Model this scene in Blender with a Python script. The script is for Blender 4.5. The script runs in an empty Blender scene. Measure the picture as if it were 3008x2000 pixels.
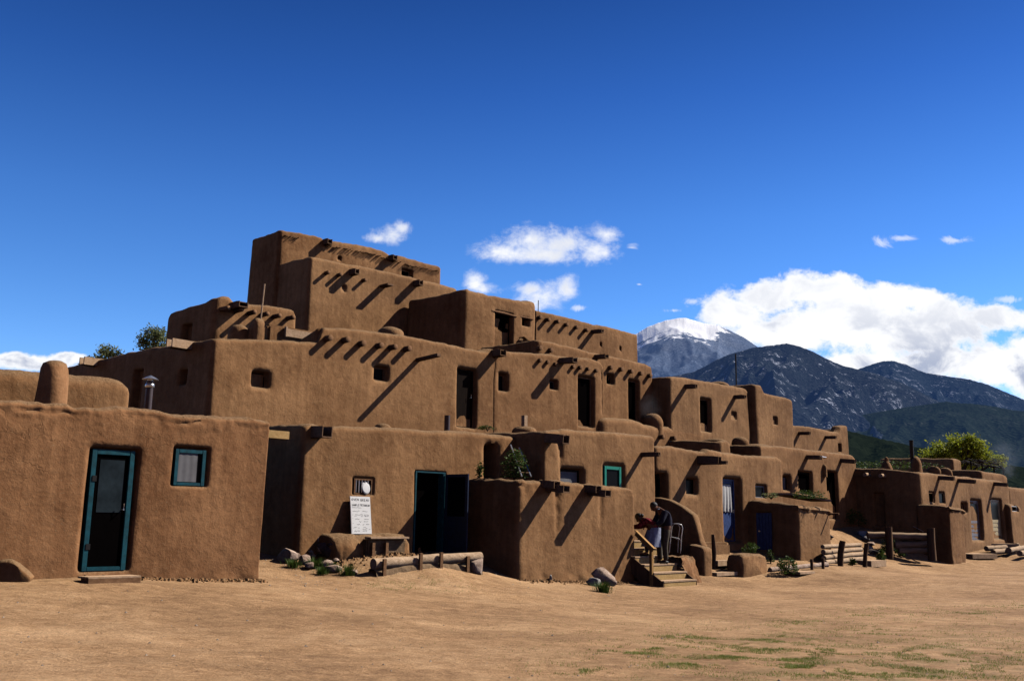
import bpy, bmesh, math, random
import numpy as np
from mathutils import Vector, Matrix, noise
random.seed(7)
C = bpy.context.scene.collection
sc = bpy.context.scene
R = math.radians
# ------------------------------------------------------------------ camera
F = 2800.0; CX, CY = 1504.0, 1000.0
CAM = Vector((0, 0, 1.45)); PITCH = math.atan(515/2800.0); ROLL = R(1.0)
_fw = Vector((0, math.cos(PITCH), math.sin(PITCH))); _u0 = Vector((0, -math.sin(PITCH), math.cos(PITCH))); _r0 = Vector((1, 0, 0))
_rt = math.cos(ROLL)*_r0 + math.sin(ROLL)*_u0
_up = -math.sin(ROLL)*_r0 + math.cos(ROLL)*_u0
cd = bpy.data.cameras.new('camera'); cam = bpy.data.objects.new('camera', cd); C.objects.link(cam)
m = Matrix((_rt, _up, -_fw)).transposed().to_4x4(); m.translation = CAM
cam.matrix_world = m
cd.sensor_width = 36; cd.lens = 36*F/3008; cd.clip_start = 0.1; cd.clip_end = 60000
sc.camera = cam
def ray(px, py):
    v = _fw + _rt*((px-CX)/F) - _up*((py-CY)/F)
    return v.normalized()
def W(px, py, Y):
    r = ray(px, py); return CAM + r*(Y/r.y)
# ------------------------------------------------------------------ helpers
class MB:
    def __init__(s): s.v = []; s.f = []
    def add(s, vs, fs):
        n = len(s.v); s.v += [Vector(v) for v in vs]; s.f += [tuple(i+n for i in f) for f in fs]; return s
    def box(s, c, ax, ay, az, hx, hy, hz):
        c = Vector(c); ax, ay, az = Vector(ax), Vector(ay), Vector(az)
        vs = [c+ax*(hx*i)+ay*(hy*j)+az*(hz*k) for i in (-1, 1) for j in (-1, 1) for k in (-1, 1)]
        fs = [(0,1,3,2),(4,6,7,5),(0,4,5,1),(2,3,7,6),(0,2,6,4),(1,5,7,3)]
        if ax.cross(ay).dot(az) < 0: fs = [f[::-1] for f in fs]
        return s.add(vs, fs)
    def tube(s, pts, rad, n=8, cap=True, jit=0.0, seed=0):
        pts = [Vector(p) for p in pts]; rr = rad if isinstance(rad, (list, tuple)) else [rad]*len(pts)
        rnd = random.Random(seed); base = len(s.v); ring = []
        for i, p in enumerate(pts):
            t = (pts[min(i+1, len(pts)-1)]-pts[max(i-1, 0)]).normalized()
            a = Vector((0, 0, 1)) if abs(t.z) < .9 else Vector((1, 0, 0))
            x = t.cross(a).normalized(); y = t.cross(x).normalized(); rg = []
            for k in range(n):
                q = 2*math.pi*k/n; r = rr[i]*(1+rnd.uniform(-jit, jit))
                s.v.append(p+x*(r*math.cos(q))+y*(r*math.sin(q))); rg.append(len(s.v)-1)
            ring.append(rg)
        for i in range(len(ring)-1):
            for k in range(n):
                s.f.append((ring[i][k], ring[i+1][k], ring[i+1][(k+1) % n], ring[i][(k+1) % n]))
        if cap: s.f.append(tuple(ring[0])); s.f.append(tuple(ring[-1][::-1]))
        return s
    def lathe(s, c, prof, n=20, ax=Vector((1, 0, 0)), ay=Vector((0, 1, 0)), sx=1, sy=1, amp=0.0):
        c = Vector(c); rg = []
        for (r, z) in prof:
            q = []
            for k in range(n):
                a = 2*math.pi*k/n
                p = c+ax*(r*sx*math.cos(a))+ay*(r*sy*math.sin(a))+Vector((0, 0, z))
                if amp: p = p + (p-c-Vector((0, 0, z))).normalized()*noise.noise(p*3)*amp + Vector((0, 0, 1))*noise.noise(p*2+Vector((9, 0, 0)))*amp
                s.v.append(p); q.append(len(s.v)-1)
            rg.append(q)
        for i in range(len(rg)-1):
            for k in range(n): s.f.append((rg[i][k], rg[i][(k+1) % n], rg[i+1][(k+1) % n], rg[i+1][k]))
        s.f.append(tuple(rg[-1])); s.f.append(tuple(rg[0][::-1])); return s
def clean(bm):
    bmesh.ops.recalc_face_normals(bm, faces=bm.faces)
def obj(name, mb, mat, parent=None, smooth=False, ang=50, label=None, bevel=0, recalc=True):
    """one mesh object; verts given in world space, stored relative to the parent chain's origin"""
    me = bpy.data.meshes.new(name)
    base = Vector((0, 0, 0))
    if parent is not None: base = Vector(parent['_o'])
    else: base = sum(mb.v, Vector())/max(1, len(mb.v)); base.z = min(v.z for v in mb.v)
    me.from_pydata([v-base for v in mb.v], [], mb.f); me.update()
    if recalc:
        bm = bmesh.new(); bm.from_mesh(me); clean(bm); bm.to_mesh(me); bm.free()
    if bevel:
        bm = bmesh.new(); bm.from_mesh(me)
        bmesh.ops.bevel(bm, geom=[e for e in bm.edges if len(e.link_faces) == 2 and e.calc_face_angle(0) > .6], offset=bevel, segments=2, affect='EDGES')
        bm.to_mesh(me); bm.free()
    if smooth:
        for p in me.polygons: p.use_smooth = True
        me.set_sharp_from_angle(angle=R(ang))
    me.materials.append(mat)
    o = bpy.data.objects.new(name, me); C.objects.link(o)
    if parent is not None: o.parent = parent
    else: o.location = base
    o['_o'] = tuple(base)
    if label: o['label'] = label
    return o
def thing(name, loc, label, cat, group=None):
    o = bpy.data.objects.new(name, None); C.objects.link(o); o.empty_display_size = .2
    o.location = loc; o['_o'] = tuple(loc); o['label'] = label; o['category'] = cat
    if group: o['group'] = group
    return o
def tag(o, label, cat, group=None):
    o['label'] = label; o['category'] = cat
    if group: o['group'] = group
    return o
def struct(o): o['kind'] = 'structure'; return o
def copy_tree(o, parent=None):
    c = o.copy(); C.objects.link(c); c.parent = parent
    for ch in [x for x in bpy.data.objects if x.parent is o]: copy_tree(ch, c)
    return c
# ------------------------------------------------------------------ materials
class NT:
    def __init__(s, name):
        s.m = bpy.data.materials.new(name); s.m.use_nodes = True; s.t = s.m.node_tree; s.n = s.t.nodes
        s.b = s.n['Principled BSDF']; s.b.inputs['Specular IOR Level'].default_value = .2
    def new(s, ty, **kw):
        x = s.n.new(ty)
        for k, v in kw.items():
            if k in ('operation', 'blend_type', 'feature', 'data_type', 'noise_dimensions', 'distance', 'interpolation'): setattr(x, k, v)
            else:
                k = k.replace('_', ' ')
                x.inputs[k].default_value = v
        return x
    def link(s, a, b): s.t.links.new(a, b)
    def pos(s, scale=(1, 1, 1), src='Position'):
        if src == 'Object': g = s.n.new('ShaderNodeTexCoord').outputs['Object']
        else: g = s.n.new('ShaderNodeNewGeometry').outputs['Position']
        mp = s.n.new('ShaderNodeMapping'); mp.inputs['Scale'].default_value = scale; s.link(g, mp.inputs['Vector']); return mp.outputs[0]
    def noise(s, vec, scale, detail=6, rough=.6, dist=0):
        x = s.n.new('ShaderNodeTexNoise'); x.inputs['Scale'].default_value = scale; x.inputs['Detail'].default_value = detail
        x.inputs['Roughness'].default_value = rough; x.inputs['Distortion'].default_value = dist; s.link(vec, x.inputs['Vector']); return x.outputs['Fac']
    def ramp(s, fac, stops):
        x = s.n.new('ShaderNodeValToRGB'); cr = x.color_ramp
        while len(cr.elements) < len(stops): cr.elements.new(.5)
        for e, (p, c) in zip(cr.elements, stops): e.position = p; e.color = (c[0], c[1], c[2], 1) if isinstance(c, tuple) else (c, c, c, 1)
        s.link(fac, x.inputs[0]); return x.outputs[0]
    def mix(s, fac, a, b, bt='MIX'):
        x = s.n.new('ShaderNodeMix'); x.data_type = 'RGBA'; x.blend_type = bt
        for inp, v in ((x.inputs[0], fac), (x.inputs[6], a), (x.inputs[7], b)):
            if isinstance(v, (int, float)): inp.default_value = v
            elif isinstance(v, tuple): inp.default_value = (v[0], v[1], v[2], 1)
            else: s.link(v, inp)
        return x.outputs[2]
    def math(s, op, a, b=0, c=None):
        x = s.n.new('ShaderNodeMath'); x.operation = op
        for inp, v in zip(x.inputs, (a, b, c)):
            if v is None: continue
            if isinstance(v, (int, float)): inp.default_value = v
            else: s.link(v, inp)
        return x.outputs[0]
    def bump(s, h, strength, dist, prev=None):
        x = s.n.new('ShaderNodeBump'); x.inputs['Strength'].default_value = strength; x.inputs['Distance'].default_value = dist
        s.link(h, x.inputs['Height'])
        if prev is not None: s.link(prev, x.inputs['Normal'])
        return x.outputs[0]
    def out(s, col=None, nrm=None, rough=None):
        if col is not None:
            if isinstance(col, tuple): s.b.inputs['Base Color'].default_value = (*col, 1)
            else: s.link(col, s.b.inputs['Base Color'])
        if nrm is not None: s.link(nrm, s.b.inputs['Normal'])
        if rough is not None:
            if isinstance(rough, (int, float)): s.b.inputs['Roughness'].default_value = rough
            else: s.link(rough, s.b.inputs['Roughness'])
        return s.m
def adobe(name, dark, light, straw=.5):
    s = NT(name); p = s.pos(); pv = s.pos((2.6, 2.6, .28))
    a = s.noise(p, .55, 5, .6); b = s.noise(p, 5.5, 6, .65); v = s.noise(pv, 1.6, 6, .6, .3); fine = s.noise(p, 70, 3, .7)
    mixv = s.math('ADD', s.math('MULTIPLY', a, .46), s.math('ADD', s.math('MULTIPLY', b, .30), s.math('MULTIPLY', v, .24)))
    col = s.ramp(mixv, [(.41, dark), (.5, tuple((x+y)/2 for x, y in zip(dark, light))), (.59, light)])
    fcol = s.ramp(s.math('ADD', s.math('MULTIPLY', fine, .5), s.math('MULTIPLY', s.noise(p, 15, 5, .7), .5)), [(.38, .76), (.62, 1.18)])
    col = s.mix(.8, col, fcol, 'MULTIPLY')
    pt = s.noise(p, .75, 3, .5, 1.2); pm = s.ramp(pt, [(.50, 0.0), (.525, 1.0)])
    col = s.mix(s.math('MULTIPLY', pm, .18), col, light); pt2 = s.noise(s.pos((1, 1, 1.6)), .42, 4, .6, .8); col = s.mix(s.math('MULTIPLY', s.ramp(pt2, [(.50, 0.0), (.60, 1.0)]), .32), col, tuple(x*.8 for x in dark))
    oi = s.n.new('ShaderNodeObjectInfo'); col = s.mix(.16, col, s.ramp(oi.outputs['Random'], [(0.0, (.25, .10, .035)), (.5, (.40, .22, .10)), (1.0, (.50, .31, .16))]))
    st = s.noise(s.pos((1, 1, 2.2)), 24, 2, .5, 1.5)
    stm = s.ramp(st, [(.655, 0.0), (.69, 1.0)])
    sk_ = s.noise(s.pos((4.5, 4.5, .22)), 1.5, 5, .65, .2); col = s.mix(s.ramp(sk_, [(.53, 0.0), (.62, .24)]), col, tuple(x*.75 for x in dark))
    col = s.mix(s.math('MULTIPLY', stm, straw), col, (.42, .30, .17))
    # lighter straw crust on upward faces
    g = s.n.new('ShaderNodeNewGeometry'); sp = s.n.new('ShaderNodeSeparateXYZ'); s.link(g.outputs['Normal'], sp.inputs[0])
    upm = s.ramp(sp.outputs[2], [(.25, 0.0), (.8, 1.0)])
    crust = s.noise(p, 26, 4, .75)
    cc = s.ramp(crust, [(.35, (.18, .105, .05)), (.65, (.42, .27, .145))])
    col = s.mix(s.math('MULTIPLY', upm, .75), col, cc)
    # cracks
    dv = s.n.new('ShaderNodeVectorMath'); dv.operation = 'ADD'
    nv = s.n.new('ShaderNodeTexNoise'); nv.inputs['Scale'].default_value = 1.7; nv.inputs['Detail'].default_value = 5; s.link(p, nv.inputs['Vector'])
    s.link(p, dv.inputs[0]); s.link(nv.outputs['Color'], dv.inputs[1])
    vo = s.n.new('ShaderNodeTexVoronoi'); vo.feature = 'DISTANCE_TO_EDGE'; vo.inputs['Scale'].default_value = 1.15; s.link(dv.outputs[0], vo.inputs['Vector'])
    cr = s.ramp(vo.outputs['Distance'], [(0.0, 0.0), (.012, 1.0)])
    cm = s.ramp(s.noise(p, .8, 2), [(.48, 1.0), (.56, 0.0)])
    crk = s.math('MAXIMUM', cr, cm)
    col = s.mix(s.math('MULTIPLY', s.math('SUBTRACT', 1, crk), .32), col, tuple(x*.45 for x in dark))
    n = s.bump(b, .6, .032); n = s.bump(s.noise(p, 17, 5, .75), .4, .009, n); n = s.bump(fine, .5, .005, n); n = s.bump(crk, .35, .008, n); n = s.bump(s.math('MULTIPLY', crust, upm), 1.0, .03, n)
    return s.out(col, n, .95)
M = {}
M['adobe'] = adobe('adobe_plaster', (.262, .120, .046), (.54, .283, .124))
M['adobe_red'] = adobe('adobe_plaster_reddish', (.268, .114, .045), (.53, .258, .113))
M['adobe_pale'] = adobe('adobe_plaster_pale', (.275, .132, .052), (.56, .297, .132))
def wood(name, c1, c2, scale=1, axis=2, rough=.8, src='Object'):
    s = NT(name); sc_ = [9*scale, 9*scale, 9*scale]; sc_[axis] = .7*scale
    p = s.pos(tuple(sc_), src); a = s.noise(p, 2.2, 6, .7, .6)
    b = s.noise(s.pos((1, 1, 1), src), 3, 4)
    col = s.ramp(a, [(.3, c1), (.7, c2)]); col = s.mix(.5, col, s.ramp(b, [(.3, .65), (.7, 1.15)]), 'MULTIPLY')
    s.b.inputs['Specular IOR Level'].default_value = .05
    return s.out(col, s.bump(a, .6, .01), rough)
M['viga'] = wood('weathered_beam_wood', (.22, .11, .055), (.42, .23, .12), axis=1)
M['oldwood'] = wood('old_grey_brown_wood', (.20, .11, .06), (.42, .25, .15), axis=0)
M['log'] = wood('peeled_log_wood', (.36, .23, .13), (.80, .57, .38), axis=0)
M['lumber'] = wood('new_yellow_lumber', (.62, .36, .13), (.85, .56, .25), axis=0)
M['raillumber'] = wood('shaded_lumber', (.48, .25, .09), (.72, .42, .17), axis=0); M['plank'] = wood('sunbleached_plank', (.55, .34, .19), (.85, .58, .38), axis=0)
M['darkwood'] = wood('dark_door_wood', (.008, .004, .003), (.02, .011, .007), axis=2)
M['post'] = wood('dark_post_wood', (.14, .075, .042), (.30, .18, .105), axis=2)
def flat(name, c, rough=.6, metal=0, spec=.3, var=.25, sc_=9):
    s = NT(name); a = s.noise(s.pos(), sc_, 5)
    col = s.mix(var, c, s.ramp(a, [(.3, tuple(x*.35 for x in c)), (.7, tuple(min(1, x*1.35) for x in c))]))
    s.b.inputs['Metallic'].default_value = metal; s.b.inputs['Specular IOR Level'].default_value = spec
    return s.out(col, s.bump(a, .2, .004), rough)
M['teal'] = flat('teal_paint', (.005, .088, .120), .6, var=.7)
M['green'] = flat('green_turquoise_paint', (.02, .33, .24), .5)
M['blue'] = flat('blue_door_paint', (.05, .095, .28), .6, var=.6)
M['darkblue'] = flat('dark_blue_paint', (.014, .030, .085), .6, var=.6); M['palegrey'] = flat('grey_door_paint', (.30, .29, .33), .6)
M['cream'] = flat('cream_door_paint', (.72, .58, .34), .6)
M['white'] = flat('white_board', (.82, .80, .78), .6, var=.08)
M['ink'] = flat('black_ink', (.03, .03, .035), .6)
M['inkred'] = flat('red_ink', (.25, .05, .05), .6)
M['cloth'] = flat('white_cloth', (.72, .70, .68), .85, var=.15)
M['greycloth'] = flat('grey_curtain', (.23, .22, .225), .9, var=.4, sc_=3)
M['black'] = flat('dark_interior', (.004, .003, .003), 1, spec=0)  # flat black sheets in openings paint in the darkness of the rooms behind
M['screen'] = flat('dark_screen', (.028, .040, .048), .7, var=.8, sc_=3, spec=.04)
M['metal'] = flat('galvanised_metal', (.55, .57, .60), .38, metal=.8)
M['pipe'] = flat('rusty_pipe', (.10, .075, .08), .6, metal=.3)
M['blackpipe'] = flat('black_pipe', (.012, .012, .013), .6)
M['alu'] = flat('aluminium', (.8, .8, .82), .35, metal=.35, var=.05)
M['rustpost'] = flat('rust_red_post', (.12, .03, .018), .8)
def glassm():
    s = NT('window_glass'); s.b.inputs['Base Color'].default_value = (.010, .010, .011, 1); s.b.inputs['Roughness'].default_value = .3
    s.b.inputs['Specular IOR Level'].default_value = .03
    a = s.noise(s.pos(), 2.5, 3); s.link(s.bump(a, .1, .02), s.b.inputs['Normal']); return s.m
M['glass'] = glassm()
def rockm(name, c1, c2):
    s = NT(name); p = s.pos(); a = s.noise(p, 5, 8, .65); b = s.noise(p, 30, 5, .7)
    col = s.mix(.6, s.ramp(a, [(.32, c1), (.68, c2)]), s.ramp(b, [(.3, .55), (.7, 1.3)]), 'MULTIPLY')
    return s.out(col, s.bump(b, .6, .015, s.bump(a, .6, .05)), .9)
M['rock'] = rockm('pinkish_rock', (.34, .21, .15), (.80, .60, .47))
M['greyrock'] = rockm('grey_rock', (.24, .21, .19), (.62, .58, .55))
M['earth'] = rockm('loose_earth', (.19, .115, .06), (.36, .235, .135))
def leafm(name, c1, c2, tr=.25):
    s = NT(name); a = s.noise(s.pos(), 1.4, 4); b = s.noise(s.pos(), 12, 2)
    col = s.ramp(s.math('ADD', s.math('MULTIPLY', a, .5), s.math('MULTIPLY', b, .5)), [(.35, c1), (.65, c2)])
    s.link(col, s.b.inputs['Base Color']); s.b.inputs['Roughness'].default_value = .6
    t = s.n.new('ShaderNodeBsdfTranslucent'); s.link(col, t.inputs[0]); mx = s.n.new('ShaderNodeMixShader'); mx.inputs[0].default_value = tr
    s.link(s.b.outputs[0], mx.inputs[1]); s.link(t.outputs[0], mx.inputs[2]); s.link(mx.outputs[0], s.n['Material Output'].inputs[0]); return s.m
M['leaf'] = leafm('shrub_leaves', (.045, .085, .015), (.12, .19, .035))
M['springleaf'] = leafm('yellow_green_leaves', (.20, .24, .015), (.48, .52, .05), .4)
M['paleleaf'] = leafm('pale_grey_green_leaves', (.16, .19, .08), (.32, .36, .15), .4)
M['bark'] = wood('tree_bark', (.06, .04, .03), (.15, .11, .08), axis=2)
# ------------------------------------------------------------------ ground height
_gc = [(0,0,-1.42),(0,-12,-1.42),(-5,7,-1.33),(5,8,-1.5),(-12,3,-1.3),(14,4,-1.5),(-6.63,15.3,-1.05),(-4.5,17.25,-1.21),(-8.3,13.3,-1.04),(-11,11,-1.02),
 (-1.8,19.6,-1.30),(-3.4,19.2,-1.25),(-.8,20.4,-1.32),(-3.03,21.0,-.82),(-2.3,22.4,-.88),(-3.8,21.2,-.80),(-5,19.8,-1.0),(-1.2,23.3,-.9),(-1.9,20.95,-.93),(.17,22.4,-1.42),(1.7,23.8,-1.55),(3.5,25.2,-1.68),(4.2,24.9,-1.72),(5.6,26.8,-1.66),
 (6.5,28.2,-1.60),(7.6,29.0,-1.58),(9.42,31.2,-1.30),(10.95,32.8,-1.34),(9.0,32.8,-1.0),(6.2,30.2,-1.05),(5.0,29.0,-1.0),
 (18.6,40.4,-1.42),(19.9,41.8,-1.42),(22,45.5,-.86),(24.5,48,-.9),(24.0,45.6,-1.35),(28,50,-1.4),
 (13.2,40.6,-.1),(14.5,42,-.05),(16.2,41.5,-.3),(11.6,38.6,-.2),(11.2,36.4,-.45),
 (12.3,35.2,-1.30),(13.7,36.6,-1.35),(15.2,37.6,-1.38),(16.9,38.9,-1.4),(16.4,40.0,-.75),(14.6,39.2,-.55),(12.7,37.4,-.65),
 (3,15,-1.62),(8,20,-1.68),(14,28,-1.62),(20,34,-1.58),(10,10,-1.55),(20,15,-1.55),(30,30,-1.5),(35,50,-1.5),(40,20,-1.5),(-20,0,-1.2),(-20,20,-1.0),(-15,40,-1),(10,60,-1.2),(40,70,-1.5),(-40,30,-1),(60,40,-1.5),(0,-40,-1.5),(-60,-20,-1.3),(60,-20,-1.5)]
_gp = np.array([(a, b) for a, b, c in _gc], float); _gz = np.array([c for a, b, c in _gc], float)
def _k(r): return np.sqrt(r*r+.3)
_D = np.linalg.norm(_gp[:, None]-_gp[None], axis=2); _n = len(_gc)
_A = np.zeros((_n+1, _n+1)); _A[:_n, :_n] = -_k(_D)-np.eye(_n)*.02; _A[:_n, _n] = 1; _A[_n, :_n] = 1
_w = np.linalg.solve(_A, np.append(_gz, 0))
def gz_np(P):
    d = np.linalg.norm(P[:, None]-_gp[None], axis=2); z = -_k(d)@_w[:_n]+_w[_n]
    r = np.linalg.norm(P-np.array([5, 25]), axis=1); t = np.clip((r-60)/60, 0, 1); t = t*t*(3-2*t)
    return z*(1-t)+(-1.5)*t + CAM.z
def gz(x, y): return float(gz_np(np.array([[x, y]], float))[0])
def G(px, py, lo=4, hi=90):
    r = ray(px, py); prev = None; ys = np.arange(lo, hi, .1)
    P = np.array([[CAM.x+r.x*(Y/r.y), Y] for Y in ys]); zr = np.array([CAM.z+r.z*(Y/r.y) for Y in ys]); g = gz_np(P)
    idx = np.where(zr <= g)[0]; i = int(idx[0]) if len(idx) else len(ys)-1
    Y = ys[i]; p = CAM + r*(Y/r.y); p.z = float(g[i]); return p
# ------------------------------------------------------------------ adobe blocks
SIDE = Vector((-math.sin(R(50.6)), math.cos(R(50.6)), 0))
def yline(pa, Ya, pb, ang=45):
    """depth at which the column through pixel pb meets the upright plane (bearing ang) through pixel pa at depth Ya"""
    A = W(pa[0], pa[1], Ya); n = Vector((math.cos(R(ang)), -math.sin(R(ang)), 0)); r = ray(*pb); t = (A-CAM).dot(n)/r.dot(n); return (CAM+r*t).y
def lerp_list(x, pts):
    if x <= pts[0][0]: return pts[0][1]
    for (a, b), (c, d) in zip(pts, pts[1:]):
        if x <= c: return b+(d-b)*(x-a)/max(1e-6, c-a)
    return pts[-1][1]
class Block:
    def __init__(s, name, label, cat, Y0, top, back, zb, ang=45, x1=None, side=None, ltop=None, res=None, mat='adobe', r=.11, w=.18, pr=.10,
                 amp=1.0, batter=.012, anchor=None, root=None, rag=1.0, backz=0, group=None):
        s.name, s.label = name, label; s.ang = R(ang); s.d = Vector((math.sin(s.ang), math.cos(s.ang), 0)); s.n = Vector((math.cos(s.ang), -math.sin(s.ang), 0))
        s.sd = side.normalized() if side else SIDE
        a = W(top[0][0], top[0][1], Y0); s.A = Vector((a.x, a.y, 0)); s.back = back; s.zb = zb
        s.top = [s.hit(x, y) for x, y in top]; s.L = s.top[-1][0]; s.top = [(u, z) for u, z, _ in s.top]
        s.ltop = ltop; s.res = res or Y0*.0034; s.mat = M[mat]; s.r = min(r, .45*min(back, s.L)); s.w = w; s.pr = pr; s.amp = amp; s.batter = batter; s.rag = rag
        s.ops = []; s.gul = []; s.backz = backz
        s.root = root or thing(name, Vector((s.A.x+s.d.x*s.L/2, s.A.y+s.d.y*s.L/2, zb)), label, cat, group)
        if s.ltop: s.lt = [s.hitL(x, y) for x, y in s.ltop]
        else: s.lt = [(back, s.top[0][1]+backz), (0, s.top[0][1])]
        s.B = s.A+s.d*s.L
    def hit(s, px, py, off=0):
        r = ray(px, py); den = r.x*s.n.x+r.y*s.n.y
        t = ((s.A.x-CAM.x)*s.n.x+(s.A.y-CAM.y)*s.n.y+off)/den; p = CAM+r*t
        u = (p.x-s.A.x)*s.d.x+(p.y-s.A.y)*s.d.y
        return u, p.z, p
    def hitL(s, px, py):
        n = Vector((-s.sd.y, s.sd.x, 0)); r = ray(px, py); t = (s.A-CAM).dot(n) / r.dot(n)
        p = CAM+r*t; return (p-Vector((s.A.x, s.A.y, p.z))).dot(s.sd), p.z
    def P(s, u, z, off=0): return s.A+s.d*u+s.n*off+Vector((0, 0, z))
    def gully(s, x, y0, y1, w=.07, d=.06):
        u, z1, _ = s.hit(x, y0); s.gul.append((u, s.hit(x, y1)[1], z1, w, d))
    def rect(s, x0, yt, x1, yb):
        ym = (yt+yb)/2; u0 = s.hit(x0, ym)[0]; u1 = s.hit(x1, ym)[0]; xm = (x0+x1)/2
        return [u0, s.hit(xm, yb)[1], u1, s.hit(xm, yt)[1]]
    def op(s, x0, yt, x1, yb, depth=.3, soft=1.0, ground=False):
        q = s.rect(x0, yt, x1, yb)
        if ground: q[1] = -99
        s.ops.append(('F', q[0], q[1], q[2], q[3], depth, soft)); return q
    def opL(s, x0, yt, x1, yb, depth=.25, soft=1.0):
        d0, _ = s.hitL(x0, (yt+yb)/2); d1, _ = s.hitL(x1, (yt+yb)/2); z0 = s.hitL((x0+x1)/2, yb)[1]; z1 = s.hitL((x0+x1)/2, yt)[1]
        s.ops.append(('L', d1, z0, d0, z1, depth, soft)); return (d1, z0, d0, z1)
    def build(s):
        A, B = s.A, s.B; Pc = [A+s.sd*s.back, A, B, B+s.sd*s.back]
        Ls = [(Pc[(i+1) % 4]-Pc[i]).length for i in range(4)]; S = [0, Ls[0], Ls[0]+Ls[1], Ls[0]+Ls[1]+Ls[2]]; T = sum(Ls)
        def corners(ins):
            if abs(ins) < 1e-9: return Pc
            out = []
            for i in range(4):
                a, b, c = Pc[i-1], Pc[i], Pc[(i+1) % 4]; e1 = (b-a).normalized(); e2 = (c-b).normalized()
                n1 = Vector((-e1.y, e1.x, 0)); n2 = Vector((-e2.y, e2.x, 0)); k = (n1+n2); k = k/(k.dot(n1)); out.append(b+k*ins)
            return out
        cache = {}
        def posn(q, ins):
            key = round(ins, 5)
            if key not in cache: cache[key] = corners(ins)
            K = cache[key]
            def straight(x):
                x %= T; i = max(j for j in range(4) if S[j] <= x+1e-9); return K[i].lerp(K[(i+1) % 4], min(1, (x-S[i])/Ls[i]))
            q %= T; r = s.r
            for i in range(4):
                dlt = (q-S[i]+T/2) % T - T/2
                if abs(dlt) < r:
                    t = (dlt+r)/(2*r); p0 = straight(S[i]-r); p2 = straight(S[i]+r)
                    return p0*(1-t)**2+K[i]*(2*t*(1-t))+p2*t*t
            return straight(q)
        def normal(q):
            a = posn(q-.02, 0); b = posn(q+.02, 0); t = (b-a).normalized(); return Vector((t.y, -t.x, 0))
        cols = []
        for i in range(4):
            step = s.res*(1 if i < 2 else 4) if i else s.res*1.6
            n = max(3, int(Ls[i]/step)); cols += [S[i]+Ls[i]*k/n for k in range(n)]
        for i in range(4): cols += [(S[i]+s.r*k) % T for k in (-1, -.66, -.33, 0, .33, .66, 1)]
        offs = lambda so: [-.07*so, -.018*so, 0, .03]
        ex = []
        for k, a, z0, b, z1, dep, so in s.ops:
            if k == 'F': e0, e1 = Ls[0]+a, Ls[0]+b
            else: e0, e1 = Ls[0]-b, Ls[0]-a
            e0, e1 = min(e0, e1), max(e0, e1)
            ex += [e0+o for o in offs(so)]+[e1-o for o in offs(so)]
        cols = [c for c in cols if all(abs(c-e) > s.res*.35 for e in ex)]+ex
        cols = sorted(set(round(c % T, 4) for c in cols))
        def ztop(q):
            q %= T
            zA, zB = s.top[0][1], s.top[-1][1]
            if q < Ls[0]: z = lerp_list(-(Ls[0]-q), [(-a, b) for a, b in sorted(s.lt, reverse=True)])
            elif q < Ls[0]+Ls[1]: z = lerp_list(q-Ls[0], s.top)
            elif q < S[3]: z = zB
            else: t = (q-S[3])/Ls[3]; z = zB*(1-t)+sorted(s.lt)[-1][1]*t
            p = posn(q, 0)
            return z + s.rag*(noise.noise(Vector((p.x*.8, p.y*.8, 3)))*.035+noise.noise(Vector((p.x*3, p.y*3, 7)))*.022+noise.noise(Vector((p.x*8, p.y*8, 1)))*.012)
        zmax = max(z for _, z in s.top+s.lt)
        N = max(6, int((zmax-s.zb)/s.res)); mb = MB(); grid = []
        caps = [(180*k/7.0) for k in range(1, 8)]
        for q in cols:
            zt = ztop(q); zw = zt-s.pr; nn = normal(q); base = posn(q, 0)
            zs = [s.zb+(zw-s.zb)*k/N for k in range(N+1)]; act = []
            for k, a, z0, b, z1, dep, so in s.ops:
                u = q-Ls[0] if k == 'F' else Ls[0]-q
                lo, hi = min(a, b), max(a, b)
                if k == 'F' and not (Ls[0]-.01 <= q <= S[2]+.01): continue
                if k == 'L' and q > Ls[0]: continue
                if lo-.12*so <= u <= hi+.12*so:
                    act.append((lo, z0, hi, z1, dep, so, u))
                    for ze, sg in ((z0, 1), (z1, -1)):
                        if ze < s.zb+.1: continue
                        tg = sorted(ze+sg*o for o in offs(so)); c = sum(tg)/4
                        i = int(round((c-s.zb)/(zw-s.zb)*N-.5)); i = max(1, min(N-3, i))
                        if tg[-1] < zw-.02:
                            zs[i-1:i+3] = tg
            zs.sort()
            col = []
            for z in zs:
                dsp = 0
                for lo, z0, hi, z1, dep, so, u in act:
                    rr = .05*so; dx = max(lo-u, u-hi)+rr; dz = max(z0-z, z-z1)+rr
                    sdv = -(math.hypot(max(dx, 0), max(dz, 0))+min(max(dx, dz), 0)-rr)
                    v = lerp_list(sdv, [(-.07*so, 0), (-.018*so, -.014*so), (.0001, -.05*so), (.03, -dep)])
                    dsp = min(dsp, v)
                p = base+Vector((0, 0, z))
                nz = noise.noise(p*.45)*.04+noise.noise(p*1.9)*.010+noise.noise(p*6.3)*.0026
                if s.rag > 1.3: nz -= .032*math.exp(-((zt-z-.15-.06*noise.noise(p*1.3+Vector((7, 0, 0))))/.022)**2)*max(0, .35+noise.noise(p*2.3))
                if s.rag > 1: nz += max(0, 1-(zt-z)/.5)*(noise.noise(p*5)*.02+noise.noise(p*11)*.015)+ max(0, 1-(z-s.zb-.35)/.35)*noise.noise(p*4)*.03
                if s.gul and Ls[0] < q < S[2]:
                    for gu, gz0, gz1, gw, gd in s.gul:
                        if gz0 < z < gz1: f_ = (z-gz0)/(gz1-gz0); nz -= gd*min(1, f_*1.6)*math.exp(-((q-Ls[0]-gu+.05*noise.noise(Vector((gu, z*2.2, 0))))/(gw*(.45+.8*f_)))**2)*(1+.8*noise.noise(p*6))
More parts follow.
